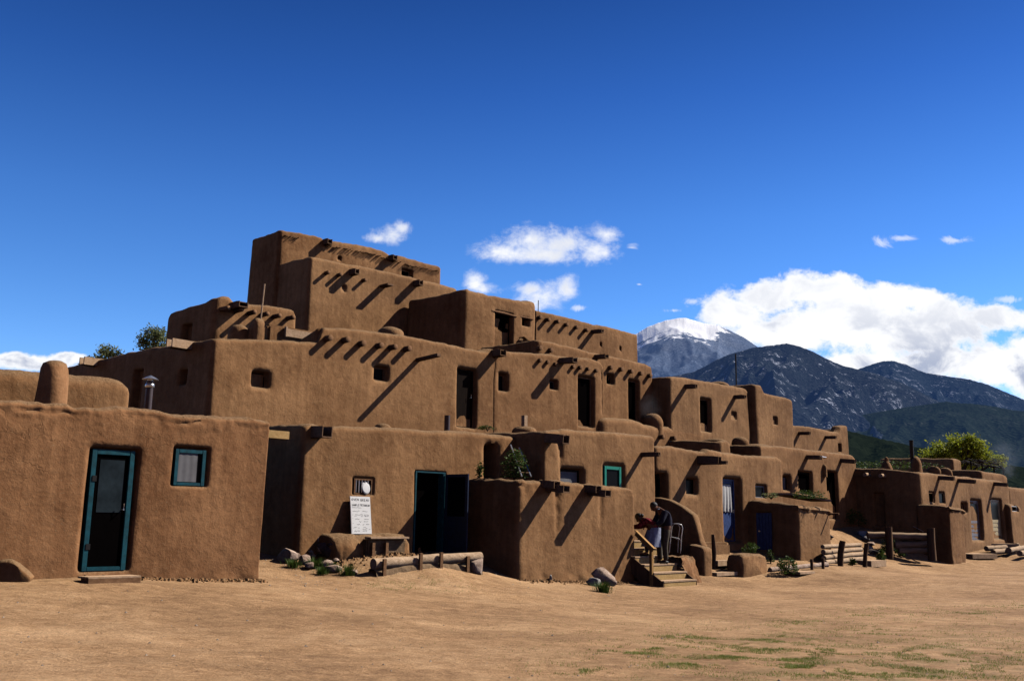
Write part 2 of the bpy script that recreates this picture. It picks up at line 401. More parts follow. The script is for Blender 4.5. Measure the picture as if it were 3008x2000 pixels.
                p = p+nn*(dsp+nz*s.amp+s.batter*(zt-z)); col.append(p)
            edge = (col[-1]-base-Vector((0, 0, zs[-1]))).dot(nn)
            for a in caps:
                th = R(a); ins = s.w*(1-math.cos(th)); z = zw+s.pr*math.sin(th)
                p = posn(q, ins)+Vector((0, 0, z)); k = max(0, 1-ins/(s.w*2)); p = p+nn*edge*k
                p.z += noise.noise(p*5)*.012*s.rag; col.append(p)
            col.append(posn(q, s.w*2.02)+Vector((0, 0, zw-.22)))
            grid.append(col)
        nr = len(grid[0]); nc = len(grid)
        for c in grid: mb.v += c
        for i in range(nc):
            j = (i+1) % nc
            for k in range(nr-1): mb.f.append((i*nr+k, j*nr+k, j*nr+k+1, i*nr+k+1))
        cen = sum((c[-1] for c in grid), Vector())/nc; mb.v.append(cen); ci = len(mb.v)-1
        for i in range(nc): mb.f.append((i*nr+nr-1, ((i+1) % nc)*nr+nr-1, ci))
        s.wall = obj('wall', mb, s.mat, s.root, smooth=True, ang=55, recalc=False)
        return s
    # --- fittings -------------------------------------------------
    def pbox(s, mb, u0, u1, z0, z1, o0, o1):
        return mb.box(s.P((u0+u1)/2, (z0+z1)/2, (o0+o1)/2), s.d, s.n, (0, 0, 1), abs(u1-u0)/2, abs(o1-o0)/2, abs(z1-z0)/2)
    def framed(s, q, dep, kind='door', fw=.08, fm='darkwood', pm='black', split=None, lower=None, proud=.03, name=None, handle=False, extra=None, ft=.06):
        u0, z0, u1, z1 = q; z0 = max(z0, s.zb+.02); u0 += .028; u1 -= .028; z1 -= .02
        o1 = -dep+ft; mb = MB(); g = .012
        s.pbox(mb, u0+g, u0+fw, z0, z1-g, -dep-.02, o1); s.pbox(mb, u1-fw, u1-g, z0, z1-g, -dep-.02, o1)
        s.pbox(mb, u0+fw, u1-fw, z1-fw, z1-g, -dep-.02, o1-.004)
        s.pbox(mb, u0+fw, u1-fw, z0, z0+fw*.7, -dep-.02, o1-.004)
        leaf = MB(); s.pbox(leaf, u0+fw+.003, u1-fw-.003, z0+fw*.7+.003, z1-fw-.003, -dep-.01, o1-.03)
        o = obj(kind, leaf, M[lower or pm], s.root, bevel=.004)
        obj('frame', mb, M[fm], o, bevel=.006)
        if split is not None:
            zz = z0+(z1-z0)*split; pn = MB(); s.pbox(pn, u0+fw+.07, u1-fw-.07, zz, z1-fw-.08, -dep, o1-.024)
            obj('pane', pn, M[pm], o)
        if handle:
            hb = MB(); hb.tube([s.P(u1-fw-.05, z0+.95, o1-.03), s.P(u1-fw-.05, z0+.95, o1+.04), s.P(u1-fw-.05, z0+1.05, o1+.04)], .012, 6)
            obj('handle', hb, M['metal'], o)
        return o
def make_beam_mesh():
    mb = MB(); mb.tube([(0, -.35, 0), (0, .0, 0), (0, .5, .0), (0, .97, 0), (0, 1.0, 0)], [1, 1.03, .98, 1.0, .9], 12, jit=.04, seed=4)
    me = bpy.data.meshes.new('roof_beam'); me.from_pydata(mb.v, [], mb.f)
    for p in me.polygons: p.use_smooth = True
    me.set_sharp_from_angle(angle=R(50)); me.materials.append(M['viga']); return me
BEAM = make_beam_mesh()
_br = random.Random(3); BL = .72
def beams(b, pts, L, r):
    for (px, py) in pts:
        l = L*_br.uniform(.8, 1.08)*BL; u, z, p = b.hit(px, py, l)
        o = bpy.data.objects.new('roof_beam', BEAM); C.objects.link(o); o.parent = b.root
        o.location = b.P(u, z, 0)-Vector(b.root['_o'])
        o.rotation_euler = (_br.uniform(-.03, .03), 0, math.atan2(-b.n.x, b.n.y)+_br.uniform(-.05, .05)); o.scale = (r, l, r)
def spout(b, px, py, L, w=.22, h=.2, mat='oldwood', droop=.0, cover=False, name='water_spout'):
    """open wooden roof spout; (px,py) = centre of its outer end"""
    u, z, p = b.hit(px, py, L); t = .03; mb = MB(); dn = (b.n*math.cos(droop)-Vector((0, 0, 1))*math.sin(droop))
    up = b.d.cross(dn)*-1
    if up.z < 0: up = -up
    c = b.P(u, z+math.sin(droop)*L/2, L/2-.12); hl = L/2+.12
    mb.box(c-up*(h/2-t/2), b.d, dn, up, w/2, hl, t/2)
    for sg in (-1, 1): mb.box(c+b.d*(sg*(w/2-t/2)), b.d, dn, up, t/2-.001, hl-.003*(sg+1), h/2+.002)
    if cover: mb.box(c+up*(h/2)-dn*.04, b.d, dn, up, w/2, hl*.8, t/2)
    o = obj(name, mb, M[mat], b.root, bevel=.005); return o
def dome(root, c, r, h, name='chimney', sx=1, sy=1, mat='adobe', n=22, top=.5, amp=.03):
    prof = [(r*1.04, -.3), (r*1.0, 0)]+[(r*(1-f_**(2.2+2*top))**.5, h*f_) for f_ in (.12, .25, .4, .55, .68, .79, .88, .94, .98, .997)]
    mb = MB(); mb.lathe(c, prof, n, SIDE, Vector((.707, .707, 0)), sx, sy, amp); return obj(name, mb, M[mat], root, smooth=True, ang=60)
SAT, VAL, TINT = 1.22, 1.0, (.66, .80, 1.14)
SKYG = [(0.0, (3.2, 2.4, 1.8)), (.15, (2.85, 2.25, 1.7)), (.30, (2.1, 1.78, 1.52)), (.42, (1.2, 1.18, 1.2)), (.6, (.4, .48, .6)), (1.0, (.12, .17, .27))]
# ================================================================== houses
def at(b, px, py, off=0): return b.hit(px, py, off)[2].y
HG = 'stacked adobe rooms of the pueblo'
def sidebeam(b, px, py, L=.5, w=.16, h=.12): pass

# --- A : near left house -----------------------------------------
q = W(292, 1500, 15.3)
bA = Block('adobe_house', 'nearest reddish adobe house at the left, with a teal framed door and window', 'house', yline((292, 1500), 15.3, (-420, 1133)),
           [(-420, 1133), (0, 1170), (140, 1183), (250, 1192), (400, 1199), (600, 1218), (740, 1226), (797, 1233)], 6.5, -.1, res=.036, mat='adobe_red', rag=1.6, amp=1.0, r=.06, w=.2, pr=.08, group=HG, batter=-.01)
# re-anchor so that the door is about 15.3 m away
qA = bA.op(250, 1314, 398, 1676, .17, 1.0)
qw = bA.op(507, 1312, 614, 1428, .13, .8)
bA.build()
print('A door', qA[2]-qA[0], qA[3]-qA[1], bA.hit(300, 1500)[2])
d = bA.framed([qA[0]+.01, qA[1], qA[2]-.02, qA[3]], .17, 'door', .092, 'teal', 'screen', split=.475, lower='black', handle=True, ft=.12)
for z in (.35, .72):
    hg = MB()
    zz = qA[1]+(qA[3]-qA[1])*(z if z > .5 else .17); bA.pbox(hg, qA[0]+.085, qA[0]+.15, zz, zz+.09, -.055, -.04); obj('hinge', hg, M['blackpipe'], d)

w = bA.framed([qw[0]+.01, qw[1]+.01, qw[2]-.01, qw[3]-.01], .13, 'window', .078, 'teal', 'glass', ft=.1)
mb = MB(); u0, z0, u1, z1 = qw
# curtain: a slightly wavy sheet inside the frame
cols = 14
for i in range(cols+1):
    uu = u0+.115+(u1-u0-.31)*i/cols; o = -.128+.008*math.sin(i*1.7)+.05*0
    for z in (z0+.075, z1-.1-.012*math.sin(i*.9)): mb.v.append(bA.P(uu, z, -.052+.002*math.sin(i*1.3)))
for i in range(cols): mb.f.append((2*i, 2*i+2, 2*i+3, 2*i+1))
obj('curtain', mb, M['greycloth'], w, smooth=True)
# beam end on the right flank of A, sticking out to the right
mb = MB(); c = bA.P(bA.L+.18, bA.hit(822, 1272)[1], -.42); mb.box(c, bA.d, bA.n, (0, 0, 1), .42, .10, .075)
obj('roof_beam', mb, M['lumber'], bA.root, bevel=.006)
# parapets behind A
bA2 = Block('adobe_house', 'low rounded adobe room with a stubby mud chimney at the left edge', 'house', at(bA, -300, 1060, -1.6),
            [(-300, 1050), (0, 1076), (120, 1090), (250, 1100), (350, 1108), (389, 1122)], 3.5, 1.6, res=.07, pr=.22, r=.13, w=.22, group=HG, batter=0)
bA2.build()
p = bA.hit(150, 1176, -.95)[2]
cz = bA.hit(150, 1062, -.95)[2].z
mb = MB(); hh = cz-2.6
prof = [(.24, 0), (.245, hh*.35), (.238, hh*.6), (.222, hh*.8), (.21, hh*.9), (.175, hh*.97), (.1, hh), ]
mb.lathe((p.x, p.y, 2.6), prof, 20, amp=.03, ax=Vector((.707, .707, 0)), ay=Vector((-.707, .707, 0))); obj('chimney', mb, M['adobe_red'], bA2.root, smooth=True, ang=70)
p = bA.hit(436, 1180, -2.3)[2]; zt = bA.hit(436, 1118, -2.3)[2].z
t = thing('stovepipe', (p.x, p.y, 2.9), 'grey metal stovepipe with a conical cap behind the nearest left house', 'stovepipe')
mb = MB(); mb.tube([(p.x, p.y, 2.6), (p.x, p.y, zt)], .066, 14); obj('pipe', mb, M['pipe'], t, smooth=True)
mb = MB(); mb.lathe((p.x, p.y, zt+.02), [(.145, 0), (.15, .01), (.08, .05), (.01, .085)], 14); obj('cap', mb, M['metal'], t, smooth=True, ang=20)
mb = MB(); mb.lathe((p.x, p.y, zt-.13), [(.07, 0), (.085, .02), (.085, .06), (.07, .08)], 14)
mb.lathe((p.x, p.y, zt-.05), [(.055, 0), (.055, .08)], 10); obj('collar', mb, M['metal'], t, smooth=True)

# --- C : second front house --------------------------------------
qd = W(1215, 1500, 22.4)
bC = Block('adobe_house', 'adobe house with a small barred window and an open blue door', 'house', yline((1215, 1500), 22.4, (893, 1240)),
           [(893, 1240), (915, 1240), (936, 1248), (952, 1262), (972, 1250), (1000, 1249), (1200, 1256), (1400, 1268), (1470, 1275), (1540, 1283)], 4.6, .2, res=.06, r=.13, w=.2, pr=.11, group=HG, anchor=None)
q1 = bC.op(1034, 1401, 1097, 1453, .06, .5)
q2 = bC.op(1214, 1383, 1306, 1646, .2, .5, ground=True)
q3 = bC.op(1424, 1306, 1462, 1405, .5, 2.2)
bC.build()
print('C door', q2, 'Y', at(bC, 1215, 1500))
wn = bC.framed([q1[0]+.005, q1[1]+.005, q1[2]-.005, q1[3]-.005], .06, 'window', .045, 'viga', 'glass', ft=.075)
u0, z0, u1, z1 = q1
for k in range(5):
    mb = MB(); uu = u0+.1+(u1-u0-.2)*(k*.21+.02); mb.tube([bC.P(uu, z0+.05, -.006), bC.P(uu, z1-.05, -.006)], .015, 8); obj('bar', mb, M['metal'], wn)
t_plate = MB(); cu = u0+(u1-u0)*.62; cz_ = z0+(z1-z0)*.40
ring = [bC.P(cu+.115*math.cos(a)*1.0, cz_+.135*math.sin(a), .018+.03*-math.sin(a)) for a in [2*math.pi*k/28 for k in range(28)]]
ring2 = [p+bC.n*.012 for p in [bC.P(cu+.092*math.cos(a), cz_+.108*math.sin(a), .018+.024*-math.sin(a)) for a in [2*math.pi*k/28 for k in range(28)]]]
t_plate.v = ring+ring2; t_plate.f = [(k, (k+1) % 28, 28+(k+1) % 28, 28+k) for k in range(28)]+[tuple(range(28, 56))]
tag(obj('plate', t_plate, M['white'], smooth=True, ang=25), 'round white plate leaning in the small barred window above the menu board', 'plate')
# open doorway: frame, black sheet painting in the dark room, outer screen door
u0, z0, u1, z1 = q2; z0 = bC.zb+.2
zg = bC.hit(1225, 1640)[1]; zg = min(zg, .55)
o_ = bC
fr = MB(); bC.pbox(fr, u0+.01, u0+.06, zg, z1-.01, -.17, .02); bC.pbox(fr, u0+.06, u1-.01, z1-.05, z1-.012, -.17, .016)
bC.pbox(fr, u1-.09, u1-.01, zg, z1-.05, -.17, .018)
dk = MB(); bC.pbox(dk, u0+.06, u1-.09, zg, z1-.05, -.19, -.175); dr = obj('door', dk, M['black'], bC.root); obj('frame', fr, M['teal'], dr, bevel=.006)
# screen door leaf folded back against the wall on the right
hp = bC.P(u1-.04, 0, .03); LW = .80; ztop = z1-.06
def lbox(mb, a, b, z0_, z1_, t0, t1): mb.box(hp+bC.n*((a+b)/2)+bC.d*((t0+t1)/2)+Vector((0, 0, (z0_+z1_)/2)), bC.n, bC.d, (0, 0, 1), (b-a)/2, (t1-t0)/2, (z1_-z0_)/2)
lf = MB(); lbox(lf, 0, .09, zg+.04, ztop, 0, .04); lbox(lf, LW-.09, LW, zg+.04, ztop, 0, .04); lbox(lf, .09, LW-.09, ztop-.07, ztop, .002, .038); lbox(lf, .09, LW-.09, zg+.04, zg+.2, .002, .038); lbox(lf, .09, LW-.09, zg+.85, zg+.97, .002, .038)
sd_ = obj('screen_door', lf, M['darkblue'], bC.root, bevel=.005)
mb = MB(); lbox(mb, .09, LW-.09, zg+.2, zg+.85, .01, .03); obj('panel', mb, M['darkblue'], sd_)
mb = MB(); lbox(mb, .09, LW-.09, zg+.97, ztop-.07, .012, .02); obj('pane', mb, M['glass'], sd_)
spout(bC, 962, 1268, .42, .27, .24, 'oldwood', .05)

# --- E : low front room with two spouts ---------------------------
pE = bC.hit(1368, 1405, 0)[2]
e_s = 1.69
eA = Vector((pE.x, pE.y, 0))-SIDE*1.72
bE = Block('adobe_house', 'low adobe room left of the wooden stairs, with two doubled spouts on its edge', 'house', eA.y,
           [(1523, 1411), (1560, 1413), (1640, 1408), (1690, 1415), (1760, 1424), (1840, 1433), (1856, 1437), (1865, 1448)], 1.95, -.35, res=.055, r=.13, rag=1.6, pr=.09, group=HG, ltop=[(1372, 1407), (1450, 1403), (1523, 1411)])
bE.gully(1638, 1438, 1600, .09, .055); bE.gully(1765, 1450, 1560, .08, .04); bE.gully(1540, 1420, 1470, .1, .03); bE.build()
print('E', bE.A, bE.L, bE.B)
for (x, y) in ((1665, 1436), (1787, 1449)):
    spout(bE, x, y, .58, .25, .16, 'oldwood', .08, cover=False)
    spout(bE, x-28, y-12, .36, .24, .17, 'oldwood', .05, cover=True)

# --- D : behind E, turquoise window --------------------------------
pD = bC.hit(1518, 1290)[2]; dA = Vector((pD.x, pD.y, 0))-SIDE*.95
bD = Block('adobe_house', 'adobe house behind the low room, with a bright turquoise framed window', 'house', dA.y,
           [(1597, 1263), (1640, 1262), (1655, 1256), (1680, 1258), (1760, 1266), (1850, 1272), (1905, 1276), (1926, 1280)], 4.2, -.25, res=.07, r=.13, pr=.09, group=HG)
q1 = bD.op(1650, 1375, 1716, 1450, .2, 1.5); q2 = bD.op(1772, 1364, 1832, 1440, .10, 1.5)
bD.gully(1648, 1290, 1385, .09, .08); bD.build()
bD.framed(q1, .2, 'window', .06, 'darkwood', 'greycloth', ft=.06)
bD.framed([q2[0]+.02, q2[1], q2[2]-.06, q2[3]-.02], .10, 'window', .10, 'green', 'glass', ft=.1)
spout(bD, 1664, 1290, .62, .26, .22, 'oldwood', .1, cover=True)
spout(bD, 1938, 1334, .62, .11, .11, 'oldwood', .0, cover=True)

# --- F : blue door house ------------------------------------------
fY = at(bD, 1926, 1300, -.8)
bF = Block('adobe_house', 'adobe house with the blue door hung with a white cloth', 'house', fY,
           [(1924, 1306), (1980, 1312), (2070, 1326), (2079, 1318), (2120, 1326), (2200, 1336), (2282, 1341), (2297, 1348)], 3.6, -.1, res=.085, r=.13, pr=.10, group=HG)
q1 = bF.op(1905, 1388, 1960, 1475, .3, 1.8); q2 = bF.op(2018, 1404, 2050, 1452, .2, 1.8); q3 = bF.op(2126, 1404, 2178, 1592, .22, 1.8); q4 = bF.op(2219, 1424, 2251, 1462, .12, 1)
bF.build()
print('F door', q3, at(bF, 2150, 1500))
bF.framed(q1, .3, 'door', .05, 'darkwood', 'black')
bF.framed(q2, .2, 'window', .05, 'darkwood', 'glass')
dF = bF.framed([q3[0]+.0, q3[1], q3[2]-.12, q3[3]], .22, 'door', .08, 'blue', 'glass', split=.5, lower='blue', handle=True)
u0, z0, u1, z1 = q3; mb = MB(); n_ = 16
for i in range(n_+1):
    for k in range(9):
        f_ = k/8; uu = u0+.09+(u1-u0-.4)*(i/n_)*(.86+.14*f_)+.03*math.sin(f_*3)*(1-i/n_); zz = z0+(z1-z0)*(.47+.43*(1-f_))-.02*math.sin(i*1.1)*f_
        mb.v.append(bF.P(uu, zz, -.155+.018*math.sin(i*1.3+f_*2)*(.3+f_)))
for i in range(n_):
    for k in range(8): a = i*9+k; mb.f.append((a, a+9, a+10, a+1))
tag(obj('cloth', mb, M['cloth'], smooth=True), 'white cloth hanging over the upper half of the blue door', 'cloth')
bF.framed([q4[0], q4[1], q4[2], q4[3]], .12, 'window', .05, 'palegrey', 'glass')
spout(bF, 2115, 1352, .78, .2, .24, 'oldwood', .05, cover=True); spout(bF, 2136, 1358, 1.0, .12, .1, 'oldwood', 0, cover=True)

# --- G : shed with small blue door --------------------------------
pG = bF.hit(2196, 1463)[2]; gA = Vector((pG.x, pG.y, 0))-SIDE*1.8
bG = Block('adobe_shed', 'small adobe shed with a low blue plank door in its shaded side', 'shed', gA.y,
           [(2343, 1482), (2380, 1487), (2430, 1492), (2437, 1497)], 1.9, -.2, res=.08, r=.14, rag=1.6, pr=.1, group=None, ltop=[(2200, 1465), (2260, 1471), (2343, 1480)])
qq = bG.opL(2221, 1504, 2267, 1616, .08, .8)
bG.build()
mb = MB(); nrm = Vector((SIDE.y, -SIDE.x, 0))*-1   # outward of left wall
nrm = Vector((-SIDE.y, SIDE.x, 0)) if Vector((-SIDE.y, SIDE.x, 0)).dot(-bG.d) > 0 else Vector((SIDE.y, -SIDE.x, 0))
for k in range(5):
    a = qq[0]+(qq[2]-qq[0])*(k+.5)/5; mb.box(bG.A+SIDE*a+nrm*-.05+Vector((0, 0, (qq[1]+qq[3])/2)), SIDE, nrm, (0, 0, 1), abs(qq[2]-qq[0])/10-.006, .02, abs(qq[3]-qq[1])/2-.02)
dG = obj('door', mb, M['blue'], bG.root, bevel=.004)
mb = MB(); cc = bG.A+SIDE*(qq[2]-.12 if qq[2] > qq[0] else qq[0]-.12)+Vector((0, 0, (qq[1]+qq[3])/2)); mb.tube([cc+nrm*-.04, cc+nrm*.03], .025, 8); obj('handle', mb, M['metal'], dG)
mb = MB(); mb.tube([bG.P(bG.L*.95, bG.hit(2420, 1508)[1], -.1), bG.P(bG.L*.98, bG.hit(2420, 1508)[1], .35)], .03, 7); obj('roof_beam', mb, M['viga'], bG.root)
# crumbled clods along the shed parapet
def coping(b, u0, u1, root, o=.02, h=.12):
    mb = MB(); n = 40; m = 8
    for i in range(n+1):
        u = u0+(u1-u0)*i/n; z = lerp_list(max(0, min(u, b.L)), b.top)-.1
        for k in range(m):
            a = 2*math.pi*k/m; q_ = b.P(u, z, -.1); q_ = q_+b.n*(math.cos(a)*(.17+.05*noise.noise(q_*5+Vector((0, 0, a)))))+Vector((0, 0, 1))*(math.sin(a)*h*(.9+.8*noise.noise(q_*4+Vector((a, 0, 0)))))
            mb.v.append(q_)
    for i in range(n):
        for k in range(m): mb.f.append((i*m+k, i*m+(k+1) % m, (i+1)*m+(k+1) % m, (i+1)*m+k))
    mb.f.append(tuple(range(m))); mb.f.append(tuple(range(n*m, n*m+m))); obj('mud_coping', mb, M['adobe'], root, smooth=True, ang=35)
coping(bG, -.05, bG.L+.1, bG.root)

# --- H : behind F ---------------------------------------------------
hY = at(bF, 2231, 1303, -1.25)
bH = Block('adobe_house', 'adobe house behind the shed with a shiny metal sheet on its spout', 'house', hY,
           [(2231, 1304), (2300, 1310), (2400, 1322), (2480, 1331), (2505, 1334), (2516, 1348)], 3.0, .6, res=.1, r=.13, pr=.11, group=HG)
q0 = bH.op(2300, 1396, 2322, 1440, .2, 1.6); q1 = bH.op(2344, 1384, 2386, 1452, .16, 1.1); q2 = bH.op(2429, 1384, 2462, 1525, .16, 1.1)
bH.build()
bH.framed(q0, .2, 'window', .05, 'darkwood', 'greycloth')
bH.framed(q1, .16, 'window', .06, 'darkwood', 'black'); bH.framed(q2, .16, 'door', .06, 'darkwood', 'black')
o = spout(bH, 2412, 1343, .62, .18, .16, 'oldwood', .05)
mb = MB(); u, z, _ = bH.hit(2418, 1344, .6)
for k in range(2): mb.box(bH.P(u-.03+.0*k, z+.03-.02*k, .55+.1*k), bH.d, (bH.n+Vector((0, 0, .5))).normalized(), (bH.n*-.5+Vector((0, 0, 1))).normalized(), .15, .035, .012)
obj('metal_sheet', mb, M['alu'], o)
spout(bH, 2513, 1355, .62, .16, .17, 'oldwood', .1)
dome(bH.root, bH.P(bH.hit(2418, 1372)[0], bH.hit(2418, 1372)[1]-.1, .03), .11, .22, 'bump', mat='adobe', n=12)
dome(bH.root, bH.P(bH.hit(2268, 1290)[0]-.3, bH.top[0][1]-.05, -1.2), .33, .42, 'chimney')
dome(bH.root, bH.P(bH.hit(2290, 1300)[0]-.3, bH.top[0][1]-.1, -1.0), .6, .22, 'mound', sx=1.3)

# --- I : far right house --------------------------------------------
iS = 2.85; iA = bH.B-SIDE*iS
bI = Block('adobe_house', 'far right adobe house with one grey and one cream panelled door', 'house', iA.y,
           [(2698, 1384), (2760, 1391), (2800, 1396), (2850, 1402), (2900, 1407), (2940, 1412), (2958, 1417), (2966, 1436)], 7.5, -.1, res=.11, r=.25, pr=.09, group=HG, ltop=[(2519, 1373), (2600, 1376), (2698, 1384)])
q1 = bI.op(2729, 1444, 2746, 1476, .1, .8); q2 = bI.op(2759, 1444, 2776, 1478, .1, .8); q3 = bI.op(2852, 1468, 2884, 1587, .17, 1.6); q4 = bI.op(2915, 1466, 2946, 1584, .16, 1.5)
q5 = bI.op(2822, 1476, 2840, 1504, .18, 1.6)
qL = bI.opL(2568, 1447, 2598, 1545, .15, 1)
bI.build()
print('I door', q3, at(bI, 2860, 1530))
bI.framed(q1, .1, 'window', .05, 'viga', 'black'); wI = bI.framed(q2, .1, 'window', .06, 'darkwood', 'glass')
bI.framed(q5, .18, 'window', .05, 'darkwood', 'black')
for q, mt in ((q3, 'palegrey'), (q4, 'cream')):
    u0, z0, u1, z1 = q
    dd = bI.framed([u0, z0, u1, z1], .16, 'door', .07, mt, 'glass', split=.5, lower=mt)
    for k in range(4):
        mb = MB(); zz = z0+.18+(z1-z0)*.105*k; bI.pbox(mb, u0+.14, u1-.14, zz, zz+(z1-z0)*.075, -.135, -.122+.002*k); obj('panel', mb, M[mt], dd, bevel=.01)
for (x, y, L) in ((2803, 1405, .6), (2866, 1414, .75), (2960, 1423, .6)): spout(bI, x, y, L, .17, .17, 'oldwood', .08)
mb = MB()
for (x, y) in ((2551, 1395), (2597, 1398)):
    dd, z = bI.hitL(x, y); c = bI.A+SIDE*dd+Vector((0, 0, z)); mb.tube([c+bI.d*.1, c-bI.d*.35], [.1, .09], 10)
obj('roof_beam', mb, M['plank'], bI.root, smooth=True)
dd, z = bI.hitL(2583, 1505); 
# --- J : annex -------------------------------------------------------
jA = bI.A-SIDE*1.2
bJ = Block('adobe_shed', 'narrow adobe annex with a little spout at the corner of the far right house', 'shed', jA.y,
           [(2786, 1486), (2800, 1489), (2822, 1492), (2829, 1496)], 1.25, -.3, res=.1, r=.12, pr=.1, rag=1.4, ltop=[(2705, 1478), (2786, 1486)])
bJ.build(); spout(bJ, 2822, 1500, .4, .12, .07, 'oldwood', .1)
coping(bJ, -.05, bJ.L+.08, bJ.root, h=.1)
# roof things on I
p = bI.hit(2693, 1384, -1.1)[2]
dome(bI.root, (p.x, p.y, bI.top[0][1]-.15), .23, bI.hit(2693, 1340, -1.1)[2].z-bI.top[0][1]+.15, 'chimney', sx=1, sy=1.3, top=.7)
zt = bI.hit(2679, 1294, -1.3)[2].z; pp = bI.hit(2679, 1340, -1.3)[2]
t = thing('stovepipe', (pp.x, pp.y, bI.top[0][1]), 'tall black stovepipe beside the mud chimney on the far right house', 'stovepipe')
mb = MB(); mb.tube([(pp.x, pp.y, bI.top[0][1]-.2), (pp.x, pp.y, zt)], .085, 12); obj('pipe', mb, M['blackpipe'], t, smooth=True)
mb = MB(); mb.lathe((pp.x, pp.y, zt-.04), [(.09, 0), (.1, .02), (.09, .05), (.06, .05)], 12); obj('collar', mb, M['blackpipe'], t, smooth=True)
for (x, y0, y1, r_, off) in ((2743, 1392, 1369, .30, -.9), (2777, 1397, 1374, .30, -.55), (2880, 1411, 1381, .55, -.8)):
    pp = bI.hit(x, y0, off)[2]; hgt = bI.hit(x, y1, off)[2].z-pp.z
    if r_ < .5: dome(bI.root, (pp.x, pp.y, pp.z-.1), r_*.8, hgt+.1, 'chimney', sx=1.3, sy=.8, top=.8, n=16)
# upper rooms behind I
bI2 = Block('adobe_house', 'small square adobe room standing on the roof behind the tall black stovepipe', 'house', at(bI, 2798, 1346, -3.2),
            [(2799, 1346), (2815, 1348), (2824, 1351)], 3.8, 2.8, res=.14, r=.15, pr=.1, group=HG, ltop=[(2655, 1345), (2799, 1346)]); bI2.build()
bI3 = Block('adobe_house', 'low adobe roof parapet in front of the brushwood shade at the far right', 'house', at(bI, 2880, 1381, -1.0),
            [(2882, 1381), (2887, 1383), (2950, 1392), (2960, 1400)], 2.4, 2.8, res=.14, r=.2, pr=.1, group=HG, ltop=[(2800, 1380), (2882, 1381)]); bI3.build()
# brushwood shade
pc = bI.hit(2880, 1370, -4.5)[2]
t = thing('brushwood_shade', (pc.x, pc.y, 2.9), 'dark brushwood sunshade on thin posts above the far right roofs', 'shade')
zr = bI.hit(2860, 1360, -4.5)[2].z; u_a = bI.hit(2830, 1360, -4.5)[0]; u_b = bI.hit(2935, 1360, -4.5)[0]
mb = MB()
for k in range(34):
    a = random.uniform(0, .9); u0 = u_a+(u_b-u_a)*a; u1 = u0+random.uniform(.15, .4)*(u_b-u_a); z0 = zr+.18-.30*a+random.uniform(-.05, .1); o = random.uniform(-5.2, -3.9)
    mb.tube([bI.P(u0, z0, o), bI.P(min(u1, u_b+.4), z0-.3*(u1-u0)/(u_b-u_a)+random.uniform(-.05, .05), o+random.uniform(-.2, .2))], .03, 5)
obj('branches', mb, M['darkwood'], t)
for a in (.05, .35, .68, .95):
    mb = MB(); mb.tube([bI.P(u_a+(u_b-u_a)*a, 2.4, -4.2), bI.P(u_a+(u_b-u_a)*a, zr+.1-.28*a, -4.2)], .045, 6); obj('post', mb, M['darkwood'], t)

# --- K : sliver of house at the right edge -------------------------
bK = Block('adobe_house', 'adobe house cut by the right edge of the photo, with a small round cornered window', 'house', at(bI, 2968, 1452, -.4),
           [(2960, 1428), (2985, 1431), (3060, 1440), (3240, 1470)], 5, -.1, res=.14, r=.25, group=HG); q = bK.op(3060, 1500, 3090, 1590, .3, 1); bK.build()
bK2 = Block('adobe_house', 'small buttressed adobe room with a white silled window at the far right edge', 'house', at(bI, 2966, 1480, .25),
           [(2966, 1478), (2985, 1479), (2996, 1484), (3001, 1492)], 1.2, -.1, res=.1, r=.13, pr=.2, group=HG); q = bK2.op(2974, 1484, 2992, 1502, .12, .8); bK2.build()
bK2.framed(q, .12, 'window', .05, 'white', 'black')

# --- B2 : long second tier --------------------------------------------
yB = yline((1370, 1150), 29.0, (628, 988))
bB = Block('adobe_house', 'long second storey adobe room with deep set windows and six round beam ends', 'house', yB,
           [(628, 988), (645, 987), (700, 990), (800, 995), (900, 1000), (935, 1001), (944, 975), (952, 958), (1000, 960), (1100, 970), (1200, 984), (1300, 1003), (1380, 1022), (1440, 1033), (1447, 1026), (1470, 1028)],
           7.6, 2.5, res=.07, r=.13, pr=.11, group=HG, ltop=[(215, 1072), (240, 1062), (300, 1052), (380, 1030), (520, 1008), (600, 996), (628, 988)])
q1 = bB.op(740, 1090, 792, 1138, .22, 1.5); q2 = bB.op(1101, 1075, 1142, 1118, .2, 1.4); q3 = bB.op(1343, 1082, 1398, 1257, .16, 1.3)
qa = bB.opL(388, 1085, 415, 1200, .2, 1); qb = bB.opL(527, 1085, 549, 1130, .25, 1.2)
bB.build()
print('B door', q3, at(bB, 1370, 1150))
bB.framed(q1, .22, 'window', .04, 'darkwood', 'black', ft=.03); bB.framed(q2, .2, 'window', .05, 'viga', 'glass', ft=.04); bB.framed(q3, .16, 'door', .07, 'darkwood', 'darkwood', handle=True)
beams(bB, [(972, 992), (1024, 997), (1070, 1008), (1122, 1014), (1163, 1018), (1204, 1023)], .34, .085)
mb = MB(); u, z, _ = bB.hit(1288, 1044, .9); mb.box(bB.P(u-.02, z-.02, .4), bB.d, (bB.n+Vector((0, 0, .05))).normalized(), (0, 0, 1), .075, .55, .045); obj('water_spout', mb, M['oldwood'], bB.root, bevel=.01)
